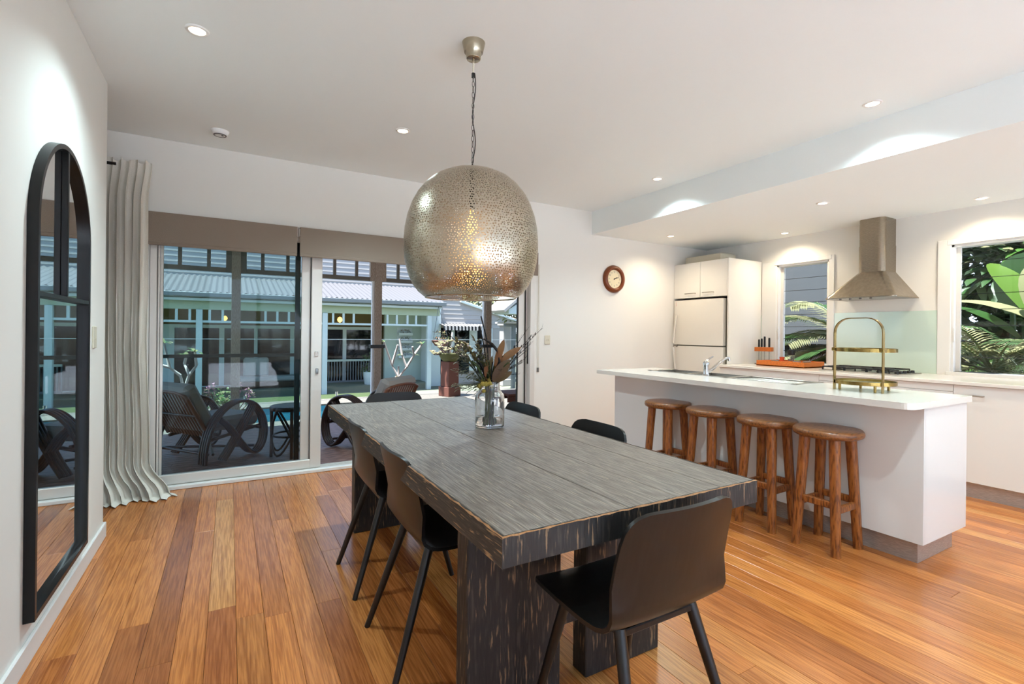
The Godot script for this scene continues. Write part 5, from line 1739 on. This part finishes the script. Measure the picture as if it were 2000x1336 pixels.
func gable() -> void:
	var o := thing("gable_house", "pale weatherboard wing with a sloping roof and striped awning right of the white house", "house", Vector3.ZERO)
	var zz := -12.3
	part("wall", mb().prism(PackedVector2Array([Vector2(7.2, -0.95), Vector2(10.35, -0.95), Vector2(10.35, 1.78), Vector2(8.18, 2.38), Vector2(8.18, 4.5), Vector2(7.2, 4.5)]), -0.3, Transform3D(Basis.IDENTITY, Vector3(0, 0, zz))), M.house, o)
	for i in 19:
		var y := 1.42 + 0.165 * i
		var xe := 10.33 if y < 1.6 else (8.18 + maxf(0.0, (2.34 - y - 0.165) / 0.277) if y < 2.2 else 8.18)
		var xf := Transform3D(Basis(Vector3.RIGHT, -0.09), Vector3(0, y, zz + 0.015))
		part("weatherboard", mb().box(Vector3(7.2, -0.004, -0.012), Vector3(xe, 0.168, 0.004), 0.0, xf), M.house, o)
	var sl := atan2(-0.6, 2.17)
	part("roof_edge", mb().box(Vector3(-0.05, 0.0, -3.0), Vector3(2.5, 0.09, 0.12), 0.01, Transform3D(Basis(Vector3.BACK, sl), Vector3(8.14, 2.36, zz))), M.house_trim, o)
	var fr := mb()
	for q in [[7.22, 0.05], [7.83, 0.06], [8.66, 0.16], [9.4, 0.08]]:
		fr.box(Vector3(q[0] - q[1], -0.2, zz), Vector3(q[0] + q[1], 1.42, zz + 0.05))
	fr.box(Vector3(7.2, 0.42, zz), Vector3(9.4, 0.5, zz + 0.05))
	fr.box(Vector3(7.2, 0.96, zz), Vector3(9.4, 0.99, zz + 0.04))
	part("window_frame", fr, M.house_trim, o)
	for q in [[7.25, 7.78], [7.88, 8.5], [8.82, 9.35]]:
		part("pane", mb().box(Vector3(q[0], 0.48, zz), Vector3(q[1], 1.4, zz + 0.02)), M.dark_glass, o)
		part("pane", mb().box(Vector3(q[0], -0.3, zz), Vector3(q[1], 0.44, zz + 0.02)), M.dark_glass, o)
	# striped awning
	var n := 26
	var aw := part("awning", mb().box(Vector3(7.22, 1.45, zz), Vector3(9.0, 1.6, zz + 0.06)), M.house, o)
	for i in n:
		var x0 := lerpf(7.22, 9.0, float(i) / n)
		var x1 := lerpf(7.22, 9.0, float(i + 1) / n)
		var m := mb()
		m.poly([Vector3(x0, 1.58, zz + 0.02), Vector3(x1, 1.58, zz + 0.02), Vector3(x1, 1.47, zz + 0.6), Vector3(x0, 1.47, zz + 0.6)], Vector3.UP)
		m.poly([Vector3(x0, 1.47, zz + 0.6), Vector3(x1, 1.47, zz + 0.6), Vector3(x1, 1.33, zz + 0.61), Vector3((x0 + x1) / 2, 1.315, zz + 0.61), Vector3(x0, 1.33, zz + 0.61)], Vector3.BACK)
		part("stripe", m, M.house if i % 2 else M.black, aw)
	# pale palm trunk, lacy white trellis, fern, pergola
	var s := single("pale_trunk", mb().tube([Vector3(0, -0.2, 0), Vector3(0.03, 0.9, 0), Vector3(0.12, 1.75, 0)], [0.05, 0.042, 0.035], 10), M.bark, "thin pale leaning tree trunk in front of the striped awning", "trunk", Vector3(6.9, -0.5, -10.4))
	var t := thing("white_column", "white painted square column right of the striped awning", "column", Vector3(9.45, -0.7, -11.2))
	part("shaft", mb().box(Vector3(-0.16, 0, -0.16), Vector3(0.16, 2.3, 0.16), 0.02), M.house, t)
	part("base", mb().box(Vector3(-0.2, 0, -0.2), Vector3(0.2, 0.25, 0.2), 0.02), M.house, t)
	part("cap", mb().box(Vector3(-0.22, 2.2, -0.22), Vector3(0.22, 2.32, 0.22), 0.02), M.house, t)
	t = thing("pergola", "timber pergola with climbing leaves at the right of the yard", "pergola", Vector3(9.0, -0.7, -9.8))
	part("beam", mb().box(Vector3(-0.35, 2.16, -0.06), Vector3(3.0, 2.26, 0.06)), M.gutter, t)
	part("top_slat", mb().box(Vector3(-0.4, 2.26, -0.6), Vector3(3.0, 2.32, 0.3)), M.house, t)
	for x in [0.0, 2.8]:
		part("post", mb().box(Vector3(x - 0.06, 0, -0.06), Vector3(x + 0.06, 2.16, 0.06)), M.gutter, t)
	var m := mb()
	crown(m, Vector3(0.25, 2.45, 0), Vector3(0.8, 0.16, 0.3), 160, 0.16)
	part("climbing_leaves", m, M.leaf_lime, t)
	t = thing("hanging_fern", "bright lime fern hanging from the pergola", "fern", Vector3(9.35, 1.05, -9.7))
	part("pot", mb().lathe([Vector2(0.0, 0.0), Vector2(0.1, 0.0), Vector2(0.17, 0.18), Vector2(0.0, 0.16)], 16), M.terracotta, t)
	part("hanger", mb().tube([Vector3(0.0, 0.15, -0.1), Vector3(0.0, 0.42, -0.1)], 0.01, 5), M.gutter, t)
	m = mb()
	for i in 60:
		var g := rnd(0, TAU)
		m.leaf(Vector3(0, 0.18, 0), Vector3(cos(g), rnd(0.2, 1.6), sin(g)), rnd(0.25, 0.4), 0.05, 0.7, 0.1, 5)
	part("fronds", m, M.leaf_lime, t)
	t = thing("side_garden_shrub", "grey-green shrub under the pergola at the right edge of the doorway", "shrub", Vector3(9.7, -0.7, -9.0))
	part("stem", mb().tube([Vector3(0, 0, 0), Vector3(0, 0.8, 0)], 0.03, 6), M.bark, t)
	m = mb()
	crown(m, Vector3(0, 0.9, 0), Vector3(0.6, 0.7, 0.4), 260, 0.16)
	part("foliage", m, M.sage, t)
	t = thing("shed_gable", "pale blue gable end with a white fascia at the right edge of the doorway", "shed", Vector3.ZERO)
	part("wall", mb().prism(PackedVector2Array([Vector2(8.35, 1.86), Vector2(10.5, 1.86), Vector2(10.5, 3.2), Vector2(8.35, 2.0)]), -1.0, Transform3D(Basis.IDENTITY, Vector3(0, 0, -9.0))), M.house_trim, t)
	part("fascia", mb().box(Vector3(-0.25, 0.0, -1.2), Vector3(2.6, 0.1, 0.1), 0.01, Transform3D(Basis(Vector3.BACK, 0.67), Vector3(8.36, 2.05, -9.0))), M.house, t)
	part("lower_wall", mb().box(Vector3(9.6, -0.7, -10.0), Vector3(10.5, 1.86, -9.1)), M.house_trim, t)
	# trees behind
	for q in [["red-leaved tree behind the sloping roof of the wing", Vector3(9.6, -0.7, -16.0), 2.2, 0], ["rust and green tree behind the pergola and shed", Vector3(11.8, -0.7, -15.0), 2.4, 1], ["dark green tree behind the roof of the wing", Vector3(10.6, -0.7, -18.0), 3.2, 2], ["broad green tree beyond the shed", Vector3(14.5, -0.7, -15.0), 3.0, 2]]:
		t = thing("garden_tree", q[0], "tree", q[1], 0.0, "")
		part("trunk", mb().tube([Vector3.ZERO, Vector3(0.1, q[2], 0)], [0.14, 0.09], 8), M.bark, t)
		var mats := [[M.leaf_red, M.leaf_dark], [M.leaf_rust, M.leaf], [M.leaf_dark, M.leaf]][q[3]] as Array
		for i in 8:
			m = mb()
			crown(m, Vector3(rnd(-1.2, 1.2), q[2] + rnd(-0.2, 1.5), rnd(-0.6, 0.6)), Vector3(0.8, 0.7, 0.7), 170, 0.26)
			part("foliage", m, mats[0] if i % 3 else mats[1], t, "", "stuff")


func frond(m: MB, base: Vector3, dir: Vector3, length: float, droop: float, n: int, ll: float, w: float) -> void:
	var d := dir.normalized()
	var s := d.cross(Vector3.UP).normalized()
	var pts := []
	for i in 9:
		var f := i / 8.0
		pts.append(base + d * length * f + Vector3.DOWN * droop * length * f * f)
	m.tube(pts, [0.02, 0.018, 0.016, 0.014, 0.012, 0.01, 0.008, 0.006, 0.004], 5)
	for i in n:
		var f := lerpf(0.2, 1.0, float(i) / (n - 1))
		var k := mini(int(f * 8.0), 7)
		var p: Vector3 = pts[k].lerp(pts[k + 1], f * 8.0 - k)
		var tn: Vector3 = (pts[k + 1] - pts[k]).normalized()
		var l := ll * (0.35 + 0.65 * sin(PI * clampf(0.15 + 0.85 * f, 0, 1)))
		for e in [-1, 1]:
			m.leaf(p, tn * 0.7 + s * e + Vector3.UP * 0.15, l, w, 0.35, 0.2, 3)


func garden() -> void:
	rng.seed = 61
	struct("ground_side", mb().box(Vector3(XR + 0.15, -0.4, -6), Vector3(20, -0.15, 9)), M.soil, "dark soil of the side garden")
	var f := thing("paling_fence", "dark timber paling fence outside the narrow louvre window", "fence", Vector3(8.6, -0.15, 0))
	for i in 34:
		part("paling", mb().box(Vector3(0, 0, -2.6 + 0.105 * i), Vector3(0.02, 1.36 + rnd(-0.02, 0.02), -2.6 + 0.105 * i + 0.091), 0.003), M.fence, f)
	part("rail", mb().box(Vector3(-0.04, 1.27, -2.6), Vector3(-0.001, 1.34, 1.0), 0.003), M.render, f)
	part("rail", mb().box(Vector3(-0.04, 0.3, -2.6), Vector3(-0.001, 0.4, 1.0), 0.003), M.fence, f)
	single("rendered_wall", mb().box(Vector3(10.2, -0.15, -6), Vector3(10.5, 5.0, 1.05)), M.render, "grey rendered wall of the building behind the paling fence", "wall")
	# palms
	var o := thing("palm", "green palm with arching feather fronds outside the narrow louvre window", "palm", Vector3(7.9, -0.15, 1.25))
	part("trunk", mb().tube([Vector3.ZERO, Vector3(0, 1.25, 0)], [0.07, 0.05], 8), M.bark, o)
	for q in [[-0.1, 0.55, -1, 1.25, 0.4], [0.25, 0.15, -1, 1.3, 0.3], [-0.15, 1.1, -1, 1.6, 0.5], [0.1, 1.7, -1, 1.9, 0.55], [-0.1, -0.25, -1, 1.1, 0.35], [0.3, 0.8, -1, 1.5, 0.6], [-0.3, 0.1, -1, 1.0, 0.5], [0.4, 1.5, 0.5, 1.5, 0.5], [0.5, 0.6, -0.2, 1.4, 0.5]]:
		var m := mb()
		frond(m, Vector3(0, 1.25, 0), Vector3(q[0], q[1], q[2]), q[3], q[4], 30, 0.5, 0.04)
		part("frond", m, M.leaf, o)
	var spots := [["dark feathery palm in the thick planting outside the wide louvre window", Vector3(8.0, -0.15, 2.9), 0.7, M.leaf_dark], ["bright feathery palm outside the wide louvre window, toward its left edge", Vector3(8.6, -0.15, 2.35), 1.0, M.leaf], ["tall palm beyond the right part of the wide louvre window", Vector3(7.7, -0.15, 3.7), 0.9, M.leaf_dark], ["low palm behind the planting outside the wide louvre window", Vector3(9.2, -0.15, 1.7), 0.6, M.leaf_bright]]
	for q in spots:
		o = thing("palm", q[0], "palm", q[1])
		part("trunk", mb().tube([Vector3.ZERO, Vector3(0.03, q[2], 0.02)], [0.06, 0.045], 8), M.bark, o)
		for i in 11:
			var g := TAU * i / 11.0 + rnd(-0.2, 0.2)
			var m := mb()
			frond(m, Vector3(0.03, q[2], 0.02), Vector3(cos(g) * 0.8, rnd(0.3, 1.5), sin(g)), rnd(1.0, 1.5), rnd(0.35, 0.6), 22, 0.42, 0.035)
			part("frond", m, q[3], o)
	# banana leaves
	o = thing("banana_plant", "banana plant with huge lime-green leaves filling the top of the wide louvre window", "banana plant", Vector3(8.9, -0.15, 2.7))
	for i in 3:
		part("stem", mb().tube([Vector3(0.1 * i, 0, 0.12 * i), Vector3(0.1 * i, 1.6, 0.1 * i - 0.1)], [0.09, 0.05], 8), M.leaf, o)
	for q in [[0.0, 1.5, 0.1, -0.5, 0.75, -0.85, 1.3, 0.5, 0], [0.0, 1.7, 0.0, -0.6, 0.9, 0.35, 1.4, 0.55, 1], [0.1, 1.7, 0.1, -0.3, 0.9, 0.9, 1.5, 0.5, 1], [0.1, 1.4, -0.2, 0.1, 0.9, -0.9, 1.2, 0.45, 2], [0.0, 1.6, 0.0, 0.3, 1.2, -0.5, 1.4, 0.55, 1], [0.2, 1.5, 0.2, -0.9, 0.5, 0.1, 1.0, 0.4, 0], [-0.2, 0.5, -0.45, -0.3, 1.0, -0.35, 0.7, 0.2, 0], [0.3, 1.7, -0.3, 0.0, 1.0, 0.1, 1.2, 0.5, 2]]:
		var m := mb()
		m.leaf(Vector3(q[0], q[1], q[2]), Vector3(q[3], q[4], q[5]), q[6], q[7], 0.35, 0.12, 10)
		m.tube([Vector3(q[0], q[1] - 0.3, q[2]), Vector3(q[0], q[1], q[2])], 0.03, 6)
		part("leaf", m, [M.leaf_bright, M.leaf_lime, M.leaf][q[8]], o)
	var gw := thing("garden_hedge", "dense green hedge closing the side garden outside the wide louvre window", "hedge", Vector3(10.9, -0.15, 2.9))
	for i in 110:
		var m := mb()
		crown(m, Vector3(rnd(-0.35, 0.6), 0.2 + 4.6 * i / 110.0, rnd(-1.4, 2.2)), Vector3(0.6, 0.6, 0.62), 150, 0.26)
		part("foliage", m, [M.leaf, M.leaf_dark, M.leaf_bright, M.leaf][i % 4], gw, "", "stuff")
	for i in 3:
		part("stem", mb().tube([Vector3(0, 0, -0.6 + 1.4 * i), Vector3(0.1, 3.6, -0.5 + 1.4 * i)], 0.05, 6), M.bark, gw)
